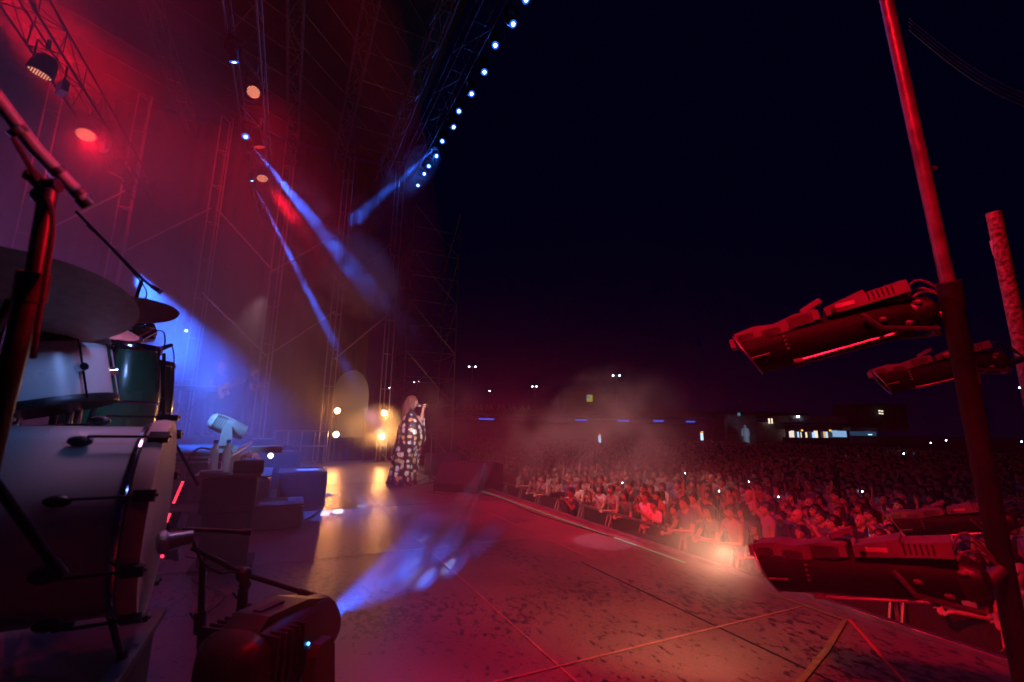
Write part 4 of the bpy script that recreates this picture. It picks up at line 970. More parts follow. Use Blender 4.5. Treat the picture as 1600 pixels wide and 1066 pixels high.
def proto(pose, female):
    key = (pose, female)
    if key in PROTO: return PROTO[key]
    P = POSES[pose]; k = 1.68/1.7; j = std_joints(1.68, female, lean=.22 if pose == 'lean' else .0, arms=P['arms'])
    hc = V3(.03+(.13 if pose == 'lean' else 0), 0, 1.575)*k; hd = V3(1, 0, .10)
    hands = [(V3(*w)*k, f, p, c) for (w, f, p, c) in P['hands']]
    PROTO[key] = (make_body(j, BONES, hc, hd, hands, voxel=.0125, female=female, rig_smooth=3), hc, hd)
    return PROTO[key]
HM = {}
def hairobj(kind, pose, hc, hd, ci):
    key = (kind, pose == 'lean', ci)
    if key not in HM:
        o = hair_mesh(kind, hc, hd, seed=ci*3+1).build('hair', hairs[ci], None, smooth=True); HM[key] = o.data; bpy.data.objects.remove(o)
    return HM[key]
screen_b = emat('phone_screen', (.25, .5, 1.0), 2.2); torch = emat('phone_torch', (.6, .8, 1.0), 60)
def phone(p, ax, label, lit=True, flash=False):
    """p centre; ax direction toward the holder"""
    ax = Vector(ax).normalized(); t = thing('phone', label, 'phone', p, 'phones held up in the crowd'); sd = Vector((0, 0, 1)).cross(ax).normalized(); up = ax.cross(sd); M = Matrix((ax, sd, up)).transposed()
    MB().box(p, (.009, .075, .155), rot=M).build('case', blk, t, smooth=False)
    MB().box(Vector(p)+ax*.0055, (.002, .068, .146), rot=M).build('screen', screen_b if lit else blk, t, smooth=False)
    if flash: MB().ball(Vector(p)-ax*.009+up*.055+sd*.02, .011 if flash is True else flash, 8).build('torch', torch, t)
cols = [((.03, .03, .035), 'black'), ((.45, .44, .43), 'white'), ((.35, .05, .05), 'red'), ((.10, .12, .25), 'navy'), ((.30, .30, .32), 'grey'), ((.22, .18, .15), 'beige'), ((.02, .02, .02), 'black'), ((.03, .03, .03), 'black'), ((.3, .2, .22), 'dusty pink'), ((.10, .16, .12), 'dark green')]
hw = ['black', 'brown', 'fair']
rnd = random.Random(21)
BARY = -7.45
def in_view(p, mx=40, my=40):
    v = Vector(p)-EYE; d = v.dot(_F)
    if d < .5: return None
    x = 800+FPX*v.dot(_R)/d; y = 533-FPX*v.dot(_U)/d
    return (x, y, d) if -mx < x < 1600+mx and -my < y < 1066+my else None
cand = []
row = 0; y = BARY-.36
while row < 20:
    x = -2.0+rnd.random()*.5
    while x < 24:
        xx = x+rnd.uniform(-.10, .10); yy = y+rnd.uniform(-.12, .12)
        q = in_view((xx, yy, -.4))
        if q and q[0] > 735 and q[0] < 1630: cand.append((q[2], row, xx, yy, q))
        x += rnd.uniform(.50, .66) if row else rnd.uniform(.48, .60)
    row += 1; y -= .62
cand.sort(key=lambda c: c[0])
ppl = cand[:298]; rest_near = cand[298:]
byrow = {}
for c in ppl: byrow.setdefault(c[1], []).append(c)
ordn = ['front row', 'second row', 'third row', 'fourth row', 'fifth row', 'sixth row', 'seventh row', 'eighth row', 'ninth row', 'tenth row', 'eleventh row', 'twelfth row', 'thirteenth row', 'fourteenth row', 'fifteenth row', 'sixteenth row', 'seventeenth row', 'eighteenth row', 'nineteenth row', 'twentieth row']
def nth(n): return '%d%s' % (n, 'th' if 10 <= n % 100 <= 20 else {1: 'st', 2: 'nd', 3: 'rd'}.get(n % 10, 'th'))
nph = 0
for row, L in byrow.items():
    L.sort(key=lambda c: -c[4][0])
    for k, (d, _, x, y, q) in enumerate(L):
        if row == 0: pose = rnd.choice(['lean', 'lean', 'lean', 'phone', 'clap'])
        else: pose = rnd.choices(['still', 'phone', 'armup', 'clap'], [6, 2.0, .7, 1.6])[0]
        fem = rnd.random() < .62; body, hc, hd = proto(pose, fem)
        kind = rnd.choice(['long', 'long', 'bun', 'bob']) if fem else rnd.choice(['short', 'short', 'short', None])
        ci = rnd.choices([0, 1, 2], [5, 4, 1.5])[0]; col, cw = rnd.choice(cols)
        if row == 0 and 1000 < q[0] < 1040: col, cw = (.75, .73, .72), 'white'
        desc = ('woman' if fem else 'man') if row < 3 else 'spectator'
        hdsc = {'long': 'long %s hair' % hw[ci], 'bun': '%s hair bun' % hw[ci], 'bob': 'bobbed %s hair' % hw[ci], 'short': 'short %s hair' % hw[ci], None: 'shaved head'}[kind]
        act = {'still': '', 'phone': ', hands up', 'armup': ', arm raised', 'lean': ', leaning forward', 'clap': ', clapping'}[pose]
        lab = '%s, %s, %s top%s, %s from right, %s' % (desc, hdsc, cw, act, nth(k+1), ordn[row])
        o = bpy.data.objects.new('person', body); C.objects.link(o); o.color = (*col, 1)
        face = math.atan2(-2.3-y+rnd.uniform(-1.5, 1.5), 9.3-x+rnd.uniform(-1.5, 1.5))
        if row == 0: face = face*.35+math.pi/2*.65
        s = rnd.uniform(.93, 1.06)*(1.0 if fem else 1.045); o.location = (x, y, -2.0); o.rotation_euler = (0, 0, face); o.scale = (s, s, s)
        tag(o, lab[:160], 'person', 'spectators in the crowd')
        if kind:
            h = bpy.data.objects.new('hair', hairobj(kind, pose, hc, hd, ci)); C.objects.link(h); h.parent = o
        if pose == 'phone' and d < 24 and rnd.random() < .5 and nph < 16:
            M = Matrix.Rotation(face, 3, 'Z'); pp = Vector((x, y, -2))+M @ (V3(.36, 0, 1.53)*s); fl = rnd.random() < .45
            phone(pp, -(M @ V3(1, 0, .05)), 'phone held up by the %s spectator from the right, %s' % (nth(k+1), ordn[row]), True, .014 if fl else False); nph += 1
# the rest of the crowd reads as one mass
vs = []; fs = []; mi = []
unit = MB().ball((0, 0, 1.58), (.095, .08, .118), 8); hv = list(unit.v); hf = list(unit.f)
t2 = MB().lathe([(.17, .3), (.17, .95), (.15, 1.15), (.19, 1.36), (.10, 1.44), (.05, 1.5)], (0, 0, 0), (0, 0, 1), 8)
def addp(x, y, s, face, c, z0=-2.0):
    o = len(vs); cf, sf = math.cos(face), math.sin(face)
    for v in hv: vs.append((x+(v[0]*cf-v[1]*sf)*s, y+(v[0]*sf+v[1]*cf)*s, z0+v[2]*s))
    for f in hf:
        fs.append(tuple(i+o for i in f)); cx = sum(hv[i][0] for i in f)/len(f); cz = sum(hv[i][2] for i in f)/len(f)
        mi.append(0 if (cx > .02 and cz < 1.64) else 1+(c % 2))
    o = len(vs)
    for v in t2.v:
        sx, sy = v[0]*.75, v[1]*1.25; vs.append((x+(sx*cf-sy*sf)*s, y+(sx*sf+sy*cf)*s, z0+v[2]*s))
    for f in t2.f: fs.append(tuple(i+o for i in f)); mi.append(3+c % 5)
for c in rest_near: addp(c[2], c[3], rnd.uniform(.92, 1.06), math.atan2(-2.3-c[3], 9.3-c[2]), rnd.randrange(100))
y = BARY-.36-.62*20; n = 0
while y > -58:
    st_ = .72 if y > -30 else 1.0
    x = .2*abs(y)-6
    while x < 3.2*abs(y)+4 and x < 62:
        q = in_view((x, y, -.4), 10)
        if q and q[0] > 730 and rnd.random() < .93: addp(x+rnd.uniform(-.2, .2), y+rnd.uniform(-.3, .3), rnd.uniform(.92, 1.07), math.atan2(-2.3-y, 9.3-x), rnd.randrange(100)); n += 1
        x += .66 if y > -30 else .85
    y -= st_
x = 24.2
while x < 60:
    for k in range(19):
        yy = BARY-.5-.66*k; q = in_view((x, yy, -.4), 5)
        if q and q[0] > 715: addp(x+rnd.uniform(-.15, .15), yy+rnd.uniform(-.2, .2), rnd.uniform(.92, 1.06), math.atan2(-2.3-yy, 9.3-x), rnd.randrange(100)); n += 1
    x += .65
me = bpy.data.meshes.new('crowd'); me.from_pydata(vs, [], fs)
cm = [mat('cloth_dark', (.03, .03, .035), .85), mat('cloth_white', (.5, .5, .5), .85), mat('cloth_grey', (.12, .12, .14), .85), mat('cloth_navy', (.04, .05, .12), .85), mat('cloth_red', (.2, .05, .05), .85)]
for q in [skin, hairs[0], hairs[1]]+cm: me.materials.append(q)
me.polygons.foreach_set('material_index', mi); me.polygons.foreach_set('use_smooth', [True]*len(me.polygons))
o = bpy.data.objects.new('crowd', me); C.objects.link(o); tag(o, 'dense mass of spectators stretching away into the dark', 'crowd', kind='stuff')
print('crowd', len(ppl), len(rest_near), n)
for (x, y, d, l) in ((1131, 718, 30, 'near the edge of the smoke'), (1223, 726, 27, 'left of two close lights'), (1256, 735, 24, 'below the lit stalls'), (1324, 721, 30, 'below the stall awning'), (1413, 710, 38, 'at the far back of the crowd'), (1209, 755, 19, 'in the middle of the crowd'), (947, 727, 26, 'seen through the smoke'),
                  (1455, 693, 48, 'at the far back, left of the thick pole'), (1479, 689, 50, 'at the far back, beside the thick pole'), (1511, 684, 52, 'at the far back, right of the thick pole'), (1597, 691, 48, 'at the right picture edge')):
    p = U(x, y, d); v = (p-EYE).normalized(); phone(p, v, 'phone with its white torch shining, '+l, False, .0026*d**.75)
for (x, y, d, l) in ((1079, 788, 11.5, 'blue lit phone screen at the foot of the smoke plume'), (1126, 791, 12.2, 'blue phone screen right of the smoke plume')):
    p = U(x, y, d); phone(p, (EYE-p), l, True)

# crowd barrier: panels with frames and feet, parallel to the stage
bar_m = mat('barrier_aluminium', (.35, .35, .37), .4, metal=.8, nscale=9, namt=.3); mesh_m = mat('barrier_panel', (.05, .05, .055), .5, metal=.5, nscale=90, namt=.5)
bx = -.6; i = 0; base = None
wn = ['nearest', 'second', 'third', 'fourth', 'fifth', 'sixth', 'seventh', 'eighth', 'ninth', 'tenth', 'eleventh', 'twelfth', 'thirteenth', 'fourteenth', 'fifteenth', 'sixteenth', 'seventeenth', 'eighteenth', 'nineteenth', 'twentieth']
while i < 20:
    if base is None:
        t = thing('crowd_barrier', '', 'barrier', (bx, BARY, -2), 'crowd barrier panels')
        W_ = 1.18
        MB().box((0, 0, 1.10), (W_, .06, .045)).build('top_rail', bar_m, t, world=False, smooth=False)
        for s_ in (-1, 1):
            MB().box((s_*(W_/2-.025), 0, .56), (.05, .045, 1.06)).build('post', bar_m, t, world=False, smooth=False)
            MB().cyl((s_*(W_/2-.06), -.02, 1.05), (s_*(W_/2-.06), .0-.75, .04), .018).build('back_strut', bar_m, t, world=False)
            MB().cyl((s_*(W_/2-.06), .03, 1.05), (s_*(W_/2-.06), .42, .04), .022).build('front_strut', bar_m, t, world=False)
        MB().box((0, .0, .55), (W_-.1, .008, 1.02)).build('mesh_panel', mesh_m, t, world=False, smooth=False)
        MB().box((0, .25, .012), (W_, 1.0, .02)).build('foot_plate', bar_m, t, world=False, smooth=False)
        MB().box((0, .012, .55), (W_-.1, .02, .03)).build('mid_rail', bar_m, t, world=False, smooth=False)
        base = t
    else: t = copy_tree(base)
    t.location = (bx+i*1.2, BARY, -2); t['label'] = 'metal crowd barrier panel, %s from the camera along the pit' % wn[i]; i += 1
# jackets and bag on the rail, pit speaker
def jacket(x, col, label):
    m = MB(); vs = []; fs = []
    for a in range(9):
        for b in range(7):
            u = a/8; v = b/6*math.pi*1.0; z = -2+1.13+.03*math.cos(v-math.pi/2); 
            yy = BARY+.05*math.cos(v)+(.0); 
            vs.append((x+(u-.5)*.42+.02*math.sin(b*2+a), yy+.015*math.sin(a*2.3), z-(.0 if 1 < b < 5 else .30+.05*math.sin(a*1.7))))
    for a in range(8):
        for b in range(6): fs.append((a*7+b, a*7+b+1, (a+1)*7+b+1, (a+1)*7+b))
    m._add(vs, fs); tag(m.build('jacket', mat('jacket_'+col[0], col[1], .85), None), label, 'jacket')
jacket(5.75, ('blue', (.25, .35, .55)), 'pale blue cloth hanging over the barrier rail below the white top')
jacket(7.9, ('dark', (.03, .03, .04)), 'dark jacket hanging over the barrier rail')
q = UZ(1535, 1010, -.9); jacket(q.x, ('pink', (.6, .25, .32)), 'pink cloth hanging over the barrier rail at the lower right')
p = Vector((7.15, -6.1, -2)); t = thing('pit_speaker', 'black loudspeaker box standing in the pit in front of the barrier', 'loudspeaker', p, rz=.12)
MB().box((0, 0, .72), (.85, .75, .90)).build('cabinet', blk, t, world=False, smooth=False); MB().box((-.43, 0, .72), (.012, .66, .82)).build('grille', grille, t, world=False, smooth=False); MB().box((0, 0, .14), (.75, .65, .27)).build('base_block', matte, t, world=False, smooth=False)
for s_ in (-1, 1): MB().tube([(-.1, s_*.378, .9), (-.1, s_*.40, .9), (.1, s_*.40, .9), (.1, s_*.378, .9)], .012, 6).build('handle', blkm, t, world=False)

# ---------------------------------------------------------------- singer
def place(o, loc, rz): o.location = loc; o.rotation_euler = (0, 0, rz); return o
SP = UZ(636, 757, 0); SP.z = .002; SF = R(-103)
j = std_joints(1.72, True, arms={'r': ((.20, -.17, 1.24), (.235, -.05, 1.47)), 'l': ((.04, .24, 1.12), (.14, .22, .92))})
hc = V3(.02, 0, 1.62); hd = V3(1, 0, .05)
sb = make_body(j, BONES, hc, hd, [(V3(.237, -.05, 1.487), (.15, .15, 1), (.55, .8, 0), .85), (V3(.142, .222, .93), (.5, 0, -1), (0, -1, 0), .4)], voxel=.0062, rig_smooth=3)
so = bpy.data.objects.new('person', sb); C.objects.link(so); so.color = (.02, .02, .03, 1); place(so, SP, SF)
tag(so, 'singer in a long black flowered kaftan holding a microphone, center stage', 'person')
# kaftan: outline measured in profile, x forward
prof = [(.012, -.37, .18, .30), (.10, -.345, .165, .27), (.25, -.315, .15, .25), (.42, -.29, .165, .26), (.52, -.33, .175, .30), (.60, -.30, .19, .34), (.75, -.26, .25, .38), (.88, -.235, .29, .40), (1.0, -.225, .28, .40), (1.12, -.21, .265, .38), (1.22, -.19, .25, .34), (1.31, -.165, .17, .28), (1.38, -.13, .10, .21), (1.44, -.075, .065, .12), (1.465, -.055, .06, .07)]
m = MB(); vs = []; fs = []; n = 72
for k, (z, xa, xb, w) in enumerate(prof):
    for i in range(n):
        a = 2*math.pi*i/n; fold = (1+.055*math.sin(a*11+z*3)*(1.25-z)+.03*math.sin(a*23+z*6)*(1.3-z))
        xa2 = xa-(.03 if z < 1.2 else 0); xb2 = xb+(.03 if z < 1.15 else 0); cx = (xa2+xb2)/2; x = cx+(xb2-xa2)/2*math.cos(a)*fold; y = w*math.sin(a)*fold
        zz = z-(.05*math.sin(a*3+1) if .4 < z < .62 else 0)+(.012*math.sin(a*7) if z < .05 else 0)
        vs.append((x, y, max(.004, zz)))
for k in range(len(prof)-1):
    for i in range(n): fs.append((k*n+i, k*n+(i+1) % n, (k+1)*n+(i+1) % n, (k+1)*n+i))
m._add(vs, fs)
# draped sleeve falling from the raised forearm
vs = []; fs = []
for i in range(15):
    for k in range(9):
        u = i/14; v = k/8; ang = u*math.pi*2
        top = V3(.235, -.055, 1.33).lerp(V3(.05, -.15, 1.36), v*.0)
        r0 = .045+.0*v; L = .52*v
        x = .225+.05*math.cos(ang)*(1+v*1.1)-.03*v; y = -.07+.05*math.sin(ang)*(1+v*.9)-.03*v
        z = 1.375-L+.10*v*math.cos(ang+.5)+.03*math.cos(ang); vs.append((x, y, z))
for i in range(14):
    for k in range(8): fs.append((i*9+k, i*9+k+1, (i+1)*9+k+1, (i+1)*9+k))
m._add(vs, fs)
km = bpy.data.materials.new('kaftan_fabric'); km.use_nodes = True; nt = km.node_tree; n_ = nt.nodes; L_ = nt.links; b = n_['Principled BSDF']
tc = n_.new('ShaderNodeTexCoord'); mp = n_.new('ShaderNodeMapping'); mp.inputs['Scale'].default_value = (9.6, 9.6, 8.6); L_.new(tc.outputs['Object'], mp.inputs[0])
wn_ = n_.new('ShaderNodeTexNoise'); wn_.inputs['Scale'].default_value = 26; L_.new(tc.outputs['Object'], wn_.inputs['Vector'])
mxv = n_.new('ShaderNodeMix'); mxv.data_type = 'VECTOR'; mxv.inputs[0].default_value = .22; L_.new(mp.outputs[0], mxv.inputs[4])
sc_ = n_.new('ShaderNodeVectorMath'); sc_.operation = 'MULTIPLY_ADD'; sc_.inputs[1].default_value = (2.6, 2.6, 2.6); L_.new(wn_.outputs['Color'], sc_.inputs[0]); L_.new(mp.outputs[0], sc_.inputs[2]); L_.new(sc_.outputs[0], mxv.inputs[5])
vo = n_.new('ShaderNodeTexVoronoi'); vo.inputs['Scale'].default_value = 1.0; vo.inputs['Randomness'].default_value = .55; L_.new(mxv.outputs[1], vo.inputs['Vector'])
th = n_.new('ShaderNodeMath'); th.operation = 'LESS_THAN'; th.inputs[1].default_value = .43; L_.new(vo.outputs['Distance'], th.inputs[0])
cr = n_.new('ShaderNodeValToRGB'); cr.color_ramp.interpolation = 'CONSTANT'; E = cr.color_ramp.elements
E[0].color = (.75, .72, .66, 1); E[1].position = .34; E[1].color = (.62, .42, .16, 1)
for ps, cc in ((.5, (.55, .62, .7, 1)), (.72, (.66, .55, .42, 1)), (.85, (.7, .6, .35, 1))): e = E.new(ps); e.color = cc
sx = n_.new('ShaderNodeSeparateColor'); L_.new(vo.outputs['Color'], sx.inputs[0]); L_.new(sx.outputs[0], cr.inputs[0])
mx = n_.new('ShaderNodeMix'); mx.data_type = 'RGBA'; L_.new(th.outputs[0], mx.inputs[0]); mx.inputs[6].default_value = (.010, .010, .014, 1); L_.new(cr.outputs[0], mx.inputs[7]); L_.new(mx.outputs[2], b.inputs['Base Color'])
ml = n_.new('ShaderNodeMath'); ml.operation = 'MULTIPLY'; ml.inputs[1].default_value = .35; L_.new(th.outputs[0], ml.inputs[0]); L_.new(ml.outputs[0], b.inputs['Metallic']); b.inputs['Roughness'].default_value = .5
k_ = m.build('kaftan', km, so, world=False)
# long wavy auburn hair, strands as one mesh
rh = random.Random(5); m = hair_mesh('long', hc, hd, 4, 1.04)
for i in range(150):
    a = rh.uniform(.35, 1.65)*math.pi*rh.choice((1,)); a = math.pi+rh.uniform(-1.75, 1.75)
    st = hc+V3(-.012+.10*math.cos(a)*.95, .088*math.sin(a), .03+rh.uniform(-.03, .07)); ln = rh.uniform(.30, .52); pts = []
    for k in range(9):
        u = k/8; pts.append(st+V3(-.085*u-.03*math.sin(u*3)+.012*math.sin(u*14+i), (st.y*.9)*u+.012*math.cos(u*12+i*2), -ln*u+.01))
    m.tube(pts, [.011*(1-.75*k/8) for k in range(9)], 5)
m.build('hair', mat('hair_auburn', (.13, .032, .016), .5), so, world=False)
M = Matrix.Rotation(SF, 3, 'Z'); W2 = lambda x, y, z: SP+M @ V3(x, y, z)
mic(W2(.118, 0, 1.555), W2(.315, -.005, 1.50), 'silver headed microphone held by the singer at her mouth', .026)
M_rest = None
# ---------------------------------------------------------------- guitarist and bass player
def guitar(c, along, face, label, bodycol, L=1.0):
    along = Vector(along).normalized(); face = Vector(face).normalized(); up = face.cross(along).normalized()
    t = thing('electric_guitar', label, 'guitar', c)
    out = [(-.22, 0), (-.20, .11), (-.12, .165), (-.03, .13), (.06, .115), (.15, .17), (.21, .13), (.13, .06), (.16, .0), (.14, -.06), (.19, -.12), (.12, -.145), (.04, -.105), (-.04, -.12), (-.13, -.16), (-.21, -.10)]
    MB().prism(out, Vector(c)-face*.02, along, up, face*.04).build('body', bodycol, t, smooth=False)
    MB().box(Vector(c)+along*.40+face*.02, (.62, .05, .02), rot=Matrix((along, up, face)).transposed()).build('neck', mat('maple', (.35, .2, .1), .4), t, smooth=False)
    MB().prism([(0, -.03), (.02, .045), (.17, .06), (.16, -.02)], Vector(c)+along*.70+face*.01, along, up, face*.015).build('headstock', mat('maple'), t, smooth=False)
    MB().box(Vector(c)+face*.024, (.16, .09, .006), rot=Matrix((along, up, face)).transposed()).build('pickguard', blk, t, smooth=False)
    return t
GP = U(333, 640, 10.8); GP.z = .80; GF = R(-120)
j = std_joints(1.76, False, lean=.10, arms={'l': ((.12, .30, 1.18), (.28, .34, 1.28)), 'r': ((.06, -.28, 1.14), (.22, -.10, 1.05))})
hc = V3(.06, 0, 1.66); hd = V3(1, .1, -.12)
gb = make_body(j, BONES, hc, hd, [(V3(.29, .35, 1.325), (.1, -.2, 1), (-.3, -1, 0), .9), (V3(.228, -.10, 1.087), (.6, .5, -.5), (0, 0, -1), .6)], voxel=.012, female=False, rig_smooth=3)
g = bpy.data.objects.new('person', gb); C.objects.link(g); g.color = (.02, .02, .03, 1); place(g, GP, GF); tag(g, 'bald guitarist in dark shirt with a pale guitar on the far platform', 'person')
MB().ball(hc+V3(.055, 0, -.075), (.045, .055, .045), 12).build('beard', mat('hair_grey', (.3, .3, .3), .6), g, world=False)
M = Matrix.Rotation(GF, 3, 'Z'); pale_g = mat('pale_guitar', (.6, .55, .48), .3)
guitar(GP+M @ V3(.24, -.05, 1.08), M @ V3(-.05, 1, .42), M @ V3(1, .05, .1), 'pale electric guitar held by the bald guitarist', pale_g)
BPp = U(386, 650, 11.4); BPp.z = .80; BF = R(-95)
j = std_joints(1.76, False, arms={'l': ((.10, .30, 1.20), (.25, .40, 1.34)), 'r': ((.06, -.28, 1.14), (.22, -.08, 1.05))})
hc = V3(.03, 0, 1.66)
bb = make_body(j, BONES, hc, V3(1, 0, -.05), [(V3(.26, .41, 1.38), (.1, -.2, 1), (-.3, -1, 0), .9), (V3(.228, -.08, 1.087), (.6, .5, -.5), (0, 0, -1), .6)], voxel=.013, female=False, rig_smooth=3)
g = bpy.data.objects.new('person', bb); C.objects.link(g); g.color = (.015, .015, .02, 1); place(g, BPp, BF); tag(g, 'bass player in black, dim in the smoke right of the bald guitarist', 'person')
hair_mesh('short', hc, V3(1, 0, -.05), 2).build('hair', hairs[0], g, world=False)
M = Matrix.Rotation(BF, 3, 'Z'); guitar(BPp+M @ V3(.22, -.02, 1.05), M @ V3(-.05, 1, .50), M @ V3(1, .05, .1), 'dark bass guitar with a pale headstock held by the bass player', mat('dark_guitar', (.08, .03, .02), .25))
# ---------------------------------------------------------------- camera operator in the pit
CP = Vector((9.6, -6.3, -2)); j = std_joints(1.74, False, arms={'l': ((.16, .22, 1.28), (.30, .08, 1.50)), 'r': ((.16, -.22, 1.28), (.30, -.08, 1.50))}); hc = V3(.03, 0, 1.63)
cb_ = make_body(j, BONES, hc, V3(1, 0, .1), [(V3(.30, .08, 1.52), (.6, -.5, .5), (0, 0, -1), .6), (V3(.30, -.08, 1.52), (.6, .5, .5), (0, 0, -1), .6)], voxel=.013, female=False, rig_smooth=3)
g = bpy.data.objects.new('person', cb_); C.objects.link(g); g.color = (.012, .012, .014, 1); place(g, CP, R(95)); tag(g, 'camera operator in black working in the pit before the barrier', 'person')
hair_mesh('short', hc, V3(1, 0, .1), 2).build('hair', hairs[0], g, world=False)
M = Matrix.Rotation(R(95), 3, 'Z'); c = CP+M @ V3(.36, 0, 1.60); t = thing('video_camera', 'black video camera held up by the operator in the pit', 'camera', c)
MB().box(c, (.20, .10, .13), rot=M).build('body', blk, t, smooth=False); MB().cyl(c+M @ V3(.09, 0, 0), c+M @ V3(.26, 0, 0), .045, .055, 20).build('lens', blk, t)
# poles and profile lamps on the right, close to the camera
def pole(pts, r, label, m_, name='metal_pole'):
    return tag(MB().tube(pts, r, 20).build(name, m_, None), label, 'pole')
pole_m = mat('painted_pole', (.16, .15, .15), .38, metal=.3, nscale=18, namt=.35, bump=.3)
rough_m = mat('rough_pole', (.20, .16, .15), .7, nscale=38, namt=.85, bump=1.0)
a = U(1372, -60, 1.62); b = U(1487, 470, 1.42); c = U(1590, 1010, 1.36); e = U(1640, 1250, 1.3)
t = thing('metal_pole', 'thick leaning metal pole at right, red lit at the top and dark below', 'pole', e)
MB().tube([a, b], .019, 20).build('upper_tube', pole_m, t); MB().tube([U(1484, 455, 1.42), c, e], .028, 20).build('lower_tube', mat('barrel_black', (.010, .010, .011), .6, nscale=12, namt=.5, spec=.12), t)  # lower tube coloured black where the pole is unlit
MB().tube([U(1482, 440, 1.42), U(1490, 480, 1.42)], .031, 20).build('coupler', blk, t)
for (x, y) in ((1437, 232), (1452, 262)):
    q = U(x, y, 1.5); MB().tube([q, q+_R*.02-_U*.006], .008, 8).build('bolt', pole_m, t)
cable([U(1392, -20, 1.6), U(1425, 190, 1.52), U(1448, 250, 1.5), U(1470, 350, 1.46), U(1500, 480, 1.42), U(1530, 600, 1.38)], .006, None, t, m_=blk)
t = thing('metal_pole', 'rough weathered pole end at the right edge with a pale tape band', 'pole', U(1620, 700, 3.1))
MB().tube([U(1553, 332, 3.1), U(1600, 560, 3.0), U(1650, 820, 2.9)], .042, 20).build('tube', rough_m, t)
MB().tube([U(1560, 374, 3.09), U(1566, 396, 3.08)], .0445, 20).build('tape_band', mat('pale_tape', (.5, .42, .4), .6, nscale=20), t)
housing_m = mat('lamp_housing_grey', (.15, .14, .14), .5, nscale=9, namt=.35, bump=.15)
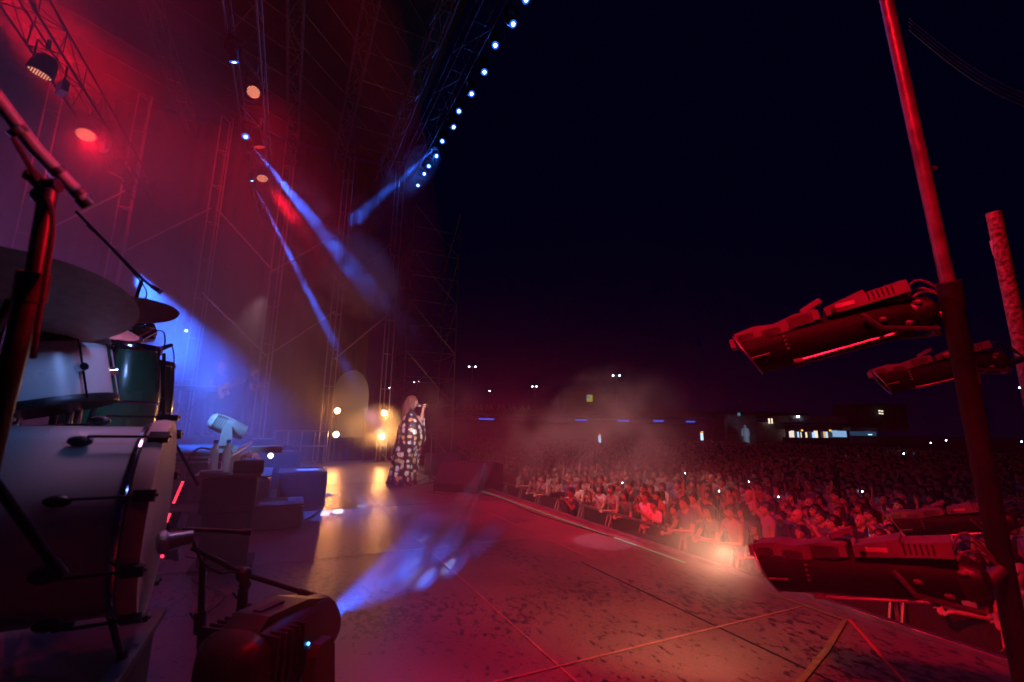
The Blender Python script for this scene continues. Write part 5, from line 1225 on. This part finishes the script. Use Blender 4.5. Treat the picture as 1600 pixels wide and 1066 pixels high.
def profile(p_lens, p_rear, label, s=1.0, roll=0.0, arm=None, dark=False):
    A = Vector(p_lens); B = Vector(p_rear); ax = (A-B).normalized(); L = (A-B).length
    up = Vector((0, 0, 1)); up = (up-ax*up.dot(ax)).normalized(); up = Matrix.Rotation(roll, 3, ax) @ up; sd = ax.cross(up); k = L/.85
    t = thing('profile_lamp', label, 'stage lamp', B, 'profile lamps on the right hand poles'); hm = housing_m
    # lower barrel: dark tube with a slanted mouth
    n = 28; vs = []; fs = []; prof = [(0, .085), (.10, .105), (.30, .112), (.62, .118), (.70, .128), (.84, .132)]
    for (u, r) in prof:
        for i in range(n):
            an = 2*math.pi*i/n; w = u-.02+.05*math.sin(an)*(1 if u > .8 else 0)
            vs.append(B+ax*(w*k)+(up*math.sin(an)+sd*math.cos(an))*(r*k)-up*(.05*k))
    m_ = len(prof)
    for j in range(m_-1):
        for i in range(n): fs.append((j*n+i, j*n+(i+1) % n, (j+1)*n+(i+1) % n, (j+1)*n+i))
    fs.append(tuple(range(n))[::-1]); MB()._add(vs, fs).build('barrel', mat('barrel_black', (.010, .010, .011), .6, nscale=12, namt=.5, spec=.12), t)
    rim = MB()
    for w, r in ((.845, .134),):
        rim.tube([B+ax*((w-.02+.05*math.sin(a_))*k)+(up*math.sin(a_)+sd*math.cos(a_))*(r*k)-up*(.05*k) for a_ in [2*math.pi*i/40 for i in range(41)]], .004*k, 6)
    rim.build('mouth_ring', alu, t)
    MB().lathe([(0, 0), (.122*k, 0)], B+ax*(.78*k)-up*(.05*k), ax, 24).build('lens', mat('lens_glass', (.02, .02, .03), .05), t)
    # upper housing: side plates stepped like the real one
    hs = [(.86, -.035), (.86, .045), (.74, .060), (.64, .045), (.52, .070), (.42, .072), (.40, .060), (.40, .008), (.62, -.022)]
    MB().prism([(u*k, v*k) for u, v in hs], B+sd*(-.105*k)+up*(.035*k), ax, up, sd*(.21*k)).build('front_housing', hm, t, smooth=False)
    hs = [(.37, .010), (.37, .060), (.17, .105), (.17, .085), (-.02, .098), (-.02, .028)]
    MB().prism([(u*k, v*k) for u, v in hs], B+sd*(-.112*k)+up*(.035*k), ax, up, sd*(.224*k)).build('rear_housing', hm, t, smooth=False)
    MB().box(B+ax*(.42*k)+up*(.145*k), (.12*k, .06*k, .03*k), rot=Matrix((ax, sd, up)).transposed() @ Matrix.Rotation(.35, 3, 'Y')).build('lever', hm, t, smooth=False)
    MB().box(B+ax*(.885*k)+up*(.035*k), (.03*k, .10*k, .06*k), rot=Matrix((ax, sd, up)).transposed()).build('gel_clip', hm, t, smooth=False)
    for s2 in (-1, 1):
        MB().cyl(B+ax*(.08*k)+sd*(s2*.10*k)-up*(.135*k), B+ax*(.56*k)+sd*(s2*.10*k)-up*(.165*k), .007*k, n=8).build('rail', alu, t)
        MB().box(B+ax*(.57*k)+sd*(s2*.10*k)-up*(.165*k), (.05*k, .03*k, .022*k), rot=Matrix((ax, sd, up)).transposed()).build('rail_clamp', hm, t, smooth=False)
        MB().cyl(B+ax*(.70*k)+sd*(s2*.126*k)-up*(.09*k), B+ax*(.80*k)+sd*(s2*.126*k)-up*(.095*k), .006*k, n=6).build('gel_bracket', hm, t)
    for j in range(4): MB().box(B+ax*((.60)*k)-sd*(.118*k)+up*((-.01-.025*j)*k), (.012*k, .012*k, .012*k)).build('screw', hm, t, smooth=False)
    for s2 in (-1, 1):
        so = sd*(s2*.1065*k)
        for (u, v, w, h) in ((.80, .040, .09, .050), (.66, .035, .10, .045), (.50, .060, .13, .060)):
            MB().box(B+ax*(u*k)+up*(v*k)+so, (w*k, .004*k, h*k), rot=Matrix((ax, sd, up)).transposed()).build('side_plate', mat('plate_dark', (.09, .08, .08), .4, metal=.4, nscale=20), t, smooth=False)
            for (a_, b_) in ((-.42, -.36), (.42, -.36), (.42, .36), (-.42, .36)):
                MB().ball(B+ax*((u+a_*w)*k)+up*((v+b_*h)*k)+so*1.03, .003*k, 6).build('screw', alu, t)
        MB().box(B+ax*(.27*k)+up*(.085*k)+sd*(s2*.1135*k), (.09*k, .003*k, .022*k), rot=Matrix((ax, sd, up)).transposed()).build('name_plate', mat('pale_tape'), t, smooth=False)
        MB().cyl(B+ax*(.33*k)+up*(.065*k)+sd*(s2*.108*k), B+ax*(.33*k)+up*(.065*k)+sd*(s2*.122*k), .013*k, n=14).build('pivot_bolt', blkm, t)
        for q in range(6): MB().box(B+ax*((.05+.022*q)*k)+up*(.095*k)+sd*(s2*.1135*k), (.008*k, .003*k, .05*k), rot=Matrix((ax, sd, up)).transposed()).build('vent', blk, t, smooth=False)
    # rear: round lamp cap, knobs, cables
    MB().lathe([(.085*k, 0), (.095*k, -.03*k), (.08*k, -.09*k), (.03*k, -.12*k), (0, -.12*k)], B-up*(.045*k), ax, 24).build('lamp_cap', blkm, t)
    yk = MB().tube([B+ax*.22*k+sd*.15*k, B+ax*.16*k+sd*.16*k-up*.10*k, B-ax*.06*k+sd*.10*k-up*.16*k, B-ax*.06*k-sd*.10*k-up*.16*k, B+ax*.16*k-sd*.16*k-up*.10*k, B+ax*.22*k-sd*.15*k], .013*k, 8).build('yoke', dkalu, t)
    MB().box(B-ax*.07*k-up*.15*k, (.04*k, .05*k, .06*k)).build('yoke_clamp', hm, yk)
    for q, (h, o) in enumerate(((.13, .0), (.10, .03), (.075, -.03), (.02, .05))):
        P0 = B+up*((.06-.02*q)*k)+sd*o; P1 = (arm if arm is not None else B-ax*.3*k)
        pts = [P0.lerp(P1, u_/8)+up*(h*k*math.sin(math.pi*u_/8)) for u_ in range(9)]
        MB().tube(pts, .006*k, 6).build('cable', mat('cable_grey', (.12, .11, .11), .5), t)
    for (du, dv, ds) in ((.10, -.14, -.11), (.04, -.10, -.12), (-.03, .0, -.09), (.14, -.05, -.12)):
        MB().ball(B+ax*du*k+up*dv*k+sd*ds*k, (.022*k, .014*k, .014*k), 8).build('knob', hm, t)
    if arm is not None: MB().cyl(B-ax*.05*k-up*.10*k, arm, .018, n=10).build('mounting_arm', dkalu, t)
    return t
profile(U(1158, 545, 1.75), U(1418, 481, 1.50), 'upper profile lamp on the right, angled up toward the thick pole', arm=U(1500, 480, 1.42))
profile(U(1368, 590, 2.75), U(1545, 557, 2.5), 'smaller profile lamp farther right, behind the thick pole', arm=U(1602, 560, 2.9))
profile(U(1190, 868, 1.72), U(1490, 888, 1.38), 'lower profile lamp on the right over the stage edge', arm=U(1565, 890, 1.36))
profile(U(1395, 812, 2.9), U(1560, 806, 2.6), 'dim profile lamp half hidden behind the thick pole above the barrier', arm=U(1660, 800, 2.9))
# overhead cables top right
cb = thing('overhead_cables', 'bundle of thin red lit cables crossing the top right corner', 'cable', U(1420, 30, 6))
for k in range(4):
    A = U(1420, 28+k*6, 6); B = U(1640, 160+k*7, 5.4)
    MB().tube([A.lerp(B, i/12)-Vector((0, 0, .18*math.sin(math.pi*i/12))) for i in range(13)], .009, 5).build('cable', pole_m, cb)
# ------------------------------------------------------------------ far side of the square
wall_d = mat('dark_wall', (.035, .035, .045), .9, nscale=.7, namt=.4)
def at(x, y, d): return U(x, y, d)
def slab(t, name, a, b, th, m_, back=True):
    """box between two pixels (x0,y0)-(x1,y1) at distance d, facing the stage"""
    (x0, y0), (x1, y1), d = a, b, th[0]
    c = (U(x0, y0, d)+U(x1, y1, d))/2; w = (U(x1, y0, d)-U(x0, y0, d)).length; h = abs((U(x0, y1, d)-U(x0, y0, d)).length)
    Mx = Matrix.Rotation(math.atan2(_F.y, _F.x), 3, 'Z')
    return MB().box(c+Vector((_F.x, _F.y, 0)).normalized()*(th[1]/2), (th[1], w, h), rot=Mx).build(name, m_, t, smooth=False)
t = thing('terrace_building', 'long dark terrace building behind the crowd with short blue light strips', 'building', U(950, 680, 68))
slab(t, 'wall', (700, 662), (1262, 730), (66, 6), wall_d); slab(t, 'parapet', (690, 640), (1262, 650), (65.4, 6), wall_d)
bs = emat('blue_strip', (.02, .10, 1), 1.3)
for (x0, x1, y) in ((748, 772, 655), (899, 917, 656.5), (965, 983, 657.5), (1021, 1037, 658), (1072, 1086, 659), (1121, 1132, 659)):
    f = slab(t, 'light_strip', (x0, y-1.0), (x1, y+1.0), (65, .1), bs)
lampw = emat('street_white', (.7, .85, 1), 25)
for (x, y, dx, d, l) in ((738, 573, 5, 85, 'tallest twin street lamp, left of all'), (835, 604, 3.2, 110, 'small twin street lamp above the terrace'), (963, 587, 5, 90, 'twin street lamp to the right of the yellow window'),
                         (651, 597, 3.8, 95, 'twin street lamp just above the singer head'), (765, 611, 0, 110, 'single street lamp beside the tallest one'), (609, 606, 0, 95, 'single lamp left of the singer head'), (1594, 606, 0, 60, 'single bright street lamp at the right picture edge'), (1247, 651, 0, 60, 'single lamp above the lit stalls')):
    p = U(x, y, d); t = thing('street_lamp', l, 'street lamp', (p.x, p.y, -2), 'street lamps far behind the crowd')
    MB().cyl((p.x, p.y, -2), (p.x, p.y, p.z+.1), .10, .06, n=8).build('pole', dkalu, t)
    for s_ in ((-1, 1) if dx else (0,)):
        q = U(x+s_*dx, y, d); MB().cyl((p.x, p.y, p.z+.05), q+Vector((0, 0, .1)), .03, n=6).build('arm', dkalu, t)
        r_ = .0013*d if d > 70 else .0022*d; MB().ball(q, (r_*1.3, r_*1.3, r_*.8), 8).build('lamp_head', lampw, t)
# lit yellow window on a far house
t = thing('far_house', 'dark far house with one window lit yellow and blue', 'house', U(921, 650, 95))
slab(t, 'wall', (880, 612), (965, 655), (95, 8), wall_d); w_ = slab(t, 'window', (917, 617), (926, 627.5), (94.6, .3), emat('yellow_window', (.55, .6, .05), .5)); slab(w_, 'pane', (917.5, 618), (921, 622.5), (94.4, .1), emat('blue_pane', (.02, .15, .7), .7))
for (x, y, l) in ((937, 686, 'small white lit booth with an amber top, seen through the smoke'), (1097, 682, 'small white lit booth with an amber top, right of the smoke')):
    t = thing('booth', l, 'booth', U(x, y+12, 55)); slab(t, 'panel', (x-1.5, y-5), (x+2, y+6), (55, .6), emat('booth_white', (.5, .75, 1), 1.6)); slab(t, 'top_light', (x-1, y-7.6), (x+2, y-5.8), (55, .3), emat('booth_amber', (1, .45, .05), 1.5))
    slab(t, 'post', (x-3, y-5), (x-2, y+18), (55.1, .3), wall_d)
# church like block, statue, wall lamp, stalls
t = thing('stone_building', 'faint stone building behind the pale statue', 'building', U(1180, 690, 62))
slab(t, 'wall', (1134, 648), (1184, 690), (62, 6), mat('stone', (.20, .20, .22), .9, nscale=1.2, namt=.3)); slab(t, 'side_wing', (1184, 660), (1228, 690), (61.5, 6), mat('stone')); slab(t, 'niche_lamp', (1154, 645), (1157, 650), (61.3, .3), emat('niche', (.1, .4, .6), .35))
w_ = slab(t, 'window', (1201.5, 654), (1207.5, 662), (61.2, .2), emat('warm_window', (1, .85, .6), 1.1)); slab(w_, 'frame', (1204, 654), (1205, 662), (61.0, .1), wall_d)
c = U(1165, 682, 58); t = thing('statue', 'pale draped statue lit white in front of the stone building', 'statue', c)
stm = emat('statue_lit', (.16, .26, .42), .55)
k = 58/FPX
Rh = Vector((-math.sin(-YAW)*1, -math.cos(YAW), 0)).normalized()
MB().lathe([(5.5*k, -9*k), (4.6*k, 0), (4.0*k, 6*k), (4.6*k, 11*k), (2*k, 13.5*k)], c, (0, 0, 1), 14).build('robe', mat('white_marble', (.75, .75, .78), .6), t)
for s_ in (-1, 1): MB().tube([c+Vector((0, 0, 11.5*k))+Rh*(3.5*k*s_), c+Vector((0, 0, 5*k))+Rh*(5.4*k*s_), c+Vector((0, 0, 0*k))+Rh*(5.2*k*s_)], [1.6*k, 1.5*k, 1.2*k], 8).build('arm', mat('white_marble'), t)
MB().ball(c+Vector((0, 0, 15.4*k)), 2.0*k, 12).build('head', mat('white_marble'), t)
spot('statue_light', c+Vector((-4*_F.x, -4*_F.y, 1.0))*1.0, c+Vector((0, 0, .3)), 120, (.45, .7, 1), 60, .8, .1)
t = thing('market_stall', 'long lit stall row at the back with warm and white fronts', 'stall', U(1280, 690, 60))
slab(t, 'roof', (1232, 650), (1325, 661), (60, 4), mat('stone')); slab(t, 'canopy', (1225, 664), (1330, 671), (59.6, 3), wall_d); slab(t, 'counter', (1230, 684.5), (1328, 694), (59.4, 1), wall_d)
rr = random.Random(3); x = 1235
kindc = [((1, .8, .55), 1.1), ((1, .55, .25), .8), ((.4, .65, 1), 1.2), ((1, .9, .8), .9), ((.05, .05, .06), .1), ((.12, .1, .1), .3)]
while x < 1300:
    if not (1277 < x < 1283):
        w2 = rr.uniform(1.5, 4.5); cc = kindc[int(rr.random()*6)]; slab(t, 'display', (x, 673+rr.uniform(0, 3)), (x+w2, 684), (60.5, .3), emat('display_%d' % kindc.index(cc), cc[0], cc[1])); x += w2+.5
    else: x += 2
slab(t, 'display', (1301, 673), (1323, 683), (60.5, .3), emat('display_pale_blue', (.25, .45, .75), .9))
for x in (1253, 1297): slab(t, 'sign_lamp', (x, 671.5), (x+2, 674), (59.3, .2), emat('booth_amber'))
t = thing('awning_stall', 'dim blue lit awning stall right of the lit stalls', 'stall', U(1350, 690, 58))
slab(t, 'awning', (1330, 668), (1372, 674), (58, 3), mat('awning', (.12, .16, .2), .7)); slab(t, 'front', (1332, 674.5), (1370, 681), (58.6, .5), emat('awning_front', (.05, .15, .3), .28)); slab(t, 'strip_light', (1358, 678.5), (1363, 680), (57.6, .2), emat('booth_white'))
slab(t, 'counter', (1332, 682), (1370, 692), (58.6, .5), wall_d)
t = thing('far_house', 'far dark house with four tiny lit windows above the stalls', 'house', U(1377, 660, 100)); slab(t, 'wall', (1340, 632), (1420, 672), (100, 8), wall_d)
for (x, y) in ((1374, 641), (1378, 641.5), (1374.5, 645), (1378.5, 645.5)): slab(t, 'window', (x, y), (x+2, y+2), (99.5, .3), emat('warm_window'))
# spectators on the terrace: a few pale figures
for i in range(14):
    x = 706+i*9+rr.uniform(-3, 3); p = U(x, 641, 64.5); o = bpy.data.objects.new('person', proto('still', i % 2 == 0)[0]); C.objects.link(o)
    o.location = (p.x, p.y, p.z-.9); o.rotation_euler = (0, 0, R(150)); o.color = (.25, .25, .3, 1); tag(o, 'distant spectator on the terrace, %s from the left' % nth(i+1), 'person', 'spectators on the terrace')
slab(bpy.data.objects['terrace_building'], 'balcony', (694, 650), (850, 653), (63.8, 1.6), wall_d)
for (nm, p, t, w, col, ang, bl, rad) in LAMPS:
    spot(nm, p, t, w, col, ang, bl, rad)
for (x, y, d, a, w) in ((655, 838, 4.4, 5.0, 500), (700, 850, 4.2, 4.0, 420), (640, 885, 3.9, 4.0, 420), (668, 905, 3.7, 3.0, 380), (712, 884, 3.9, 3.0, 260), (760, 842, 4.4, 4.0, 160)):
    spot('beam_light', LN+AX*.03, UZ(x, y, 0), w*15, (.012, .11, 1.0), a*1.4, 1, .02)
puff('stage_haze', (7.6, 5.0, 2.7), (10.8, 7.2, 5.9), (.15), .33, .34, .68, soft=.55, rz=R(-13), detail=3, label='thin drifting haze filling the stage under the roof', g=.25)
puff('floor_haze', (4.6, -.9, .7), (6.0, 2.7, 1.2), .13, .7, .30, .75, soft=.6, detail=3, label='low haze drifting over the stage floor in front of the drums', g=.3)
puff('smoke_cloud', U(350, 610, 8.2), (2.3, 1.8, 1.5), .42, 1.1, .44, .60, soft=.8, label='thick blue lit smoke around the guitarist', g=.2)
puff('smoke_cloud', U(590, 668, 13.6), (1.4, 1.2, .8), 1.8, 1.5, .36, .60, soft=.8, label='glowing golden smoke around the floor lamps behind the singer', g=.2)
puff('smoke_cloud', U(935, 688, 15), (6.0, 2.8, 2.7), .40, .55, .44, .62, soft=.8, label='drifting smoke plume over the front rows of the crowd', g=.2)
puff('smoke_cloud', U(1148, 866, 2.05), (.55, .55, .40), 1.3, 2.2, .32, .7, soft=.85, label='warm lit smoke at the stage edge before the lower profile lamp', g=.3)
def onbeam(p, t, x, y):
    """the point of the beam p-t that the picture shows nearest (x, y)"""
    best = None
    for k in range(400):
        q = p.lerp(t, k/300); v = q-EYE; d = v.dot(_F)
        if d < .3: continue
        e = math.hypot(800+FPX*v.dot(_R)/d-x, 533-FPX*v.dot(_U)/d-y)
        if best is None or e < best[0]: best = (e, q)
    return best[1]
def wisp(a, b, w, dens, scale, lo, hi, label, **k):
    o = puff('smoke_wisp', (a+b)/2, (w, w, (b-a).length/2), dens, scale, lo, hi, label=label, **k)
    o.rotation_euler = (b-a).to_track_quat('Z', 'Y').to_euler(); return o
T2 = U(745, 655, 40); T1 = U(575, 640, 13); T3 = U(380, 500, 17)
wisp(onbeam(p_bl2, T2, 405, 245), onbeam(p_bl2, T2, 520, 400), .75, .45, 1.6, .44, .60, 'wisp of smoke in the upper part of the broad blue beam', soft=.7, g=.2)
wisp(onbeam(p_bl2, T2, 490, 370), onbeam(p_bl2, T2, 600, 490), 1.3, 1.1, 1.3, .36, .54, 'bright blue puff of smoke in the middle of the broad beam', soft=.6, g=.2)
wisp(onbeam(p_bl2, T2, 560, 440), onbeam(p_bl2, T2, 660, 560), 1.3, .30, .8, .40, .60, 'faint blue smoke at the end of the broad beam', soft=.8, g=.2)
wisp(onbeam(p_bl1*0+p_bl3, T1, 396, 290), onbeam(p_bl3, T1, 560, 620), .6, .38, 1.3, .44, .60, 'long thin wisp along the narrow blue beam', soft=.6, g=.2)
wisp(onbeam(FT[7], T3, 690, 224), onbeam(FT[7], T3, 590, 345), .8, .8, .9, .42, .62, 'blue lit wisps under the far end of the front truss', soft=.8, g=.2)
wisp(onbeam(FT[7], T3, 620, 320), onbeam(FT[7], T3, 520, 430), 1.1, .35, .8, .42, .62, 'violet smoke drifting away from the front truss', soft=.8, g=.2)
puff('smoke_cloud', U(470, 610, 12.8), (2.2, 2.2, 1.5), .22, .8, .40, .62, soft=.85, label='grey mauve smoke drifting behind the bass player', g=.2)
puff('smoke_cloud', U(705, 640, 14.5), (2.0, 1.6, 1.5), .22, .8, .40, .62, soft=.85, label='faint smoke drifting off the stage to the right of the singer', g=.2)
puff('smoke_cloud', U(140, 110, 8), (4.2, 3.0, 3.0), .20, .5, .36, .66, soft=.85, label='glowing red haze in the top left corner', g=.2)
puff('smoke_cloud', U(830, 705, 13.5), (3.6, 2.2, 1.6), .28, .7, .43, .62, soft=.85, label='low smoke over the far front rows just right of the wedge monitors', g=.2)
puff('smoke_cloud', U(527, 662, 13.7), (.7, .7, .6), 1.2, 1.3, .35, .65, soft=.9, label='small golden glow of smoke around the two left floor lamps', g=.2)
for p, w, c in VIOLET: point('violet_fill_light', p, w, c, .3)
for p, w in zip(BP, (9, 9, 40, 60)): point('blinder_glow_light', p+Vector((-.16, 0, 0)), w, (1, .45, .12), .05)
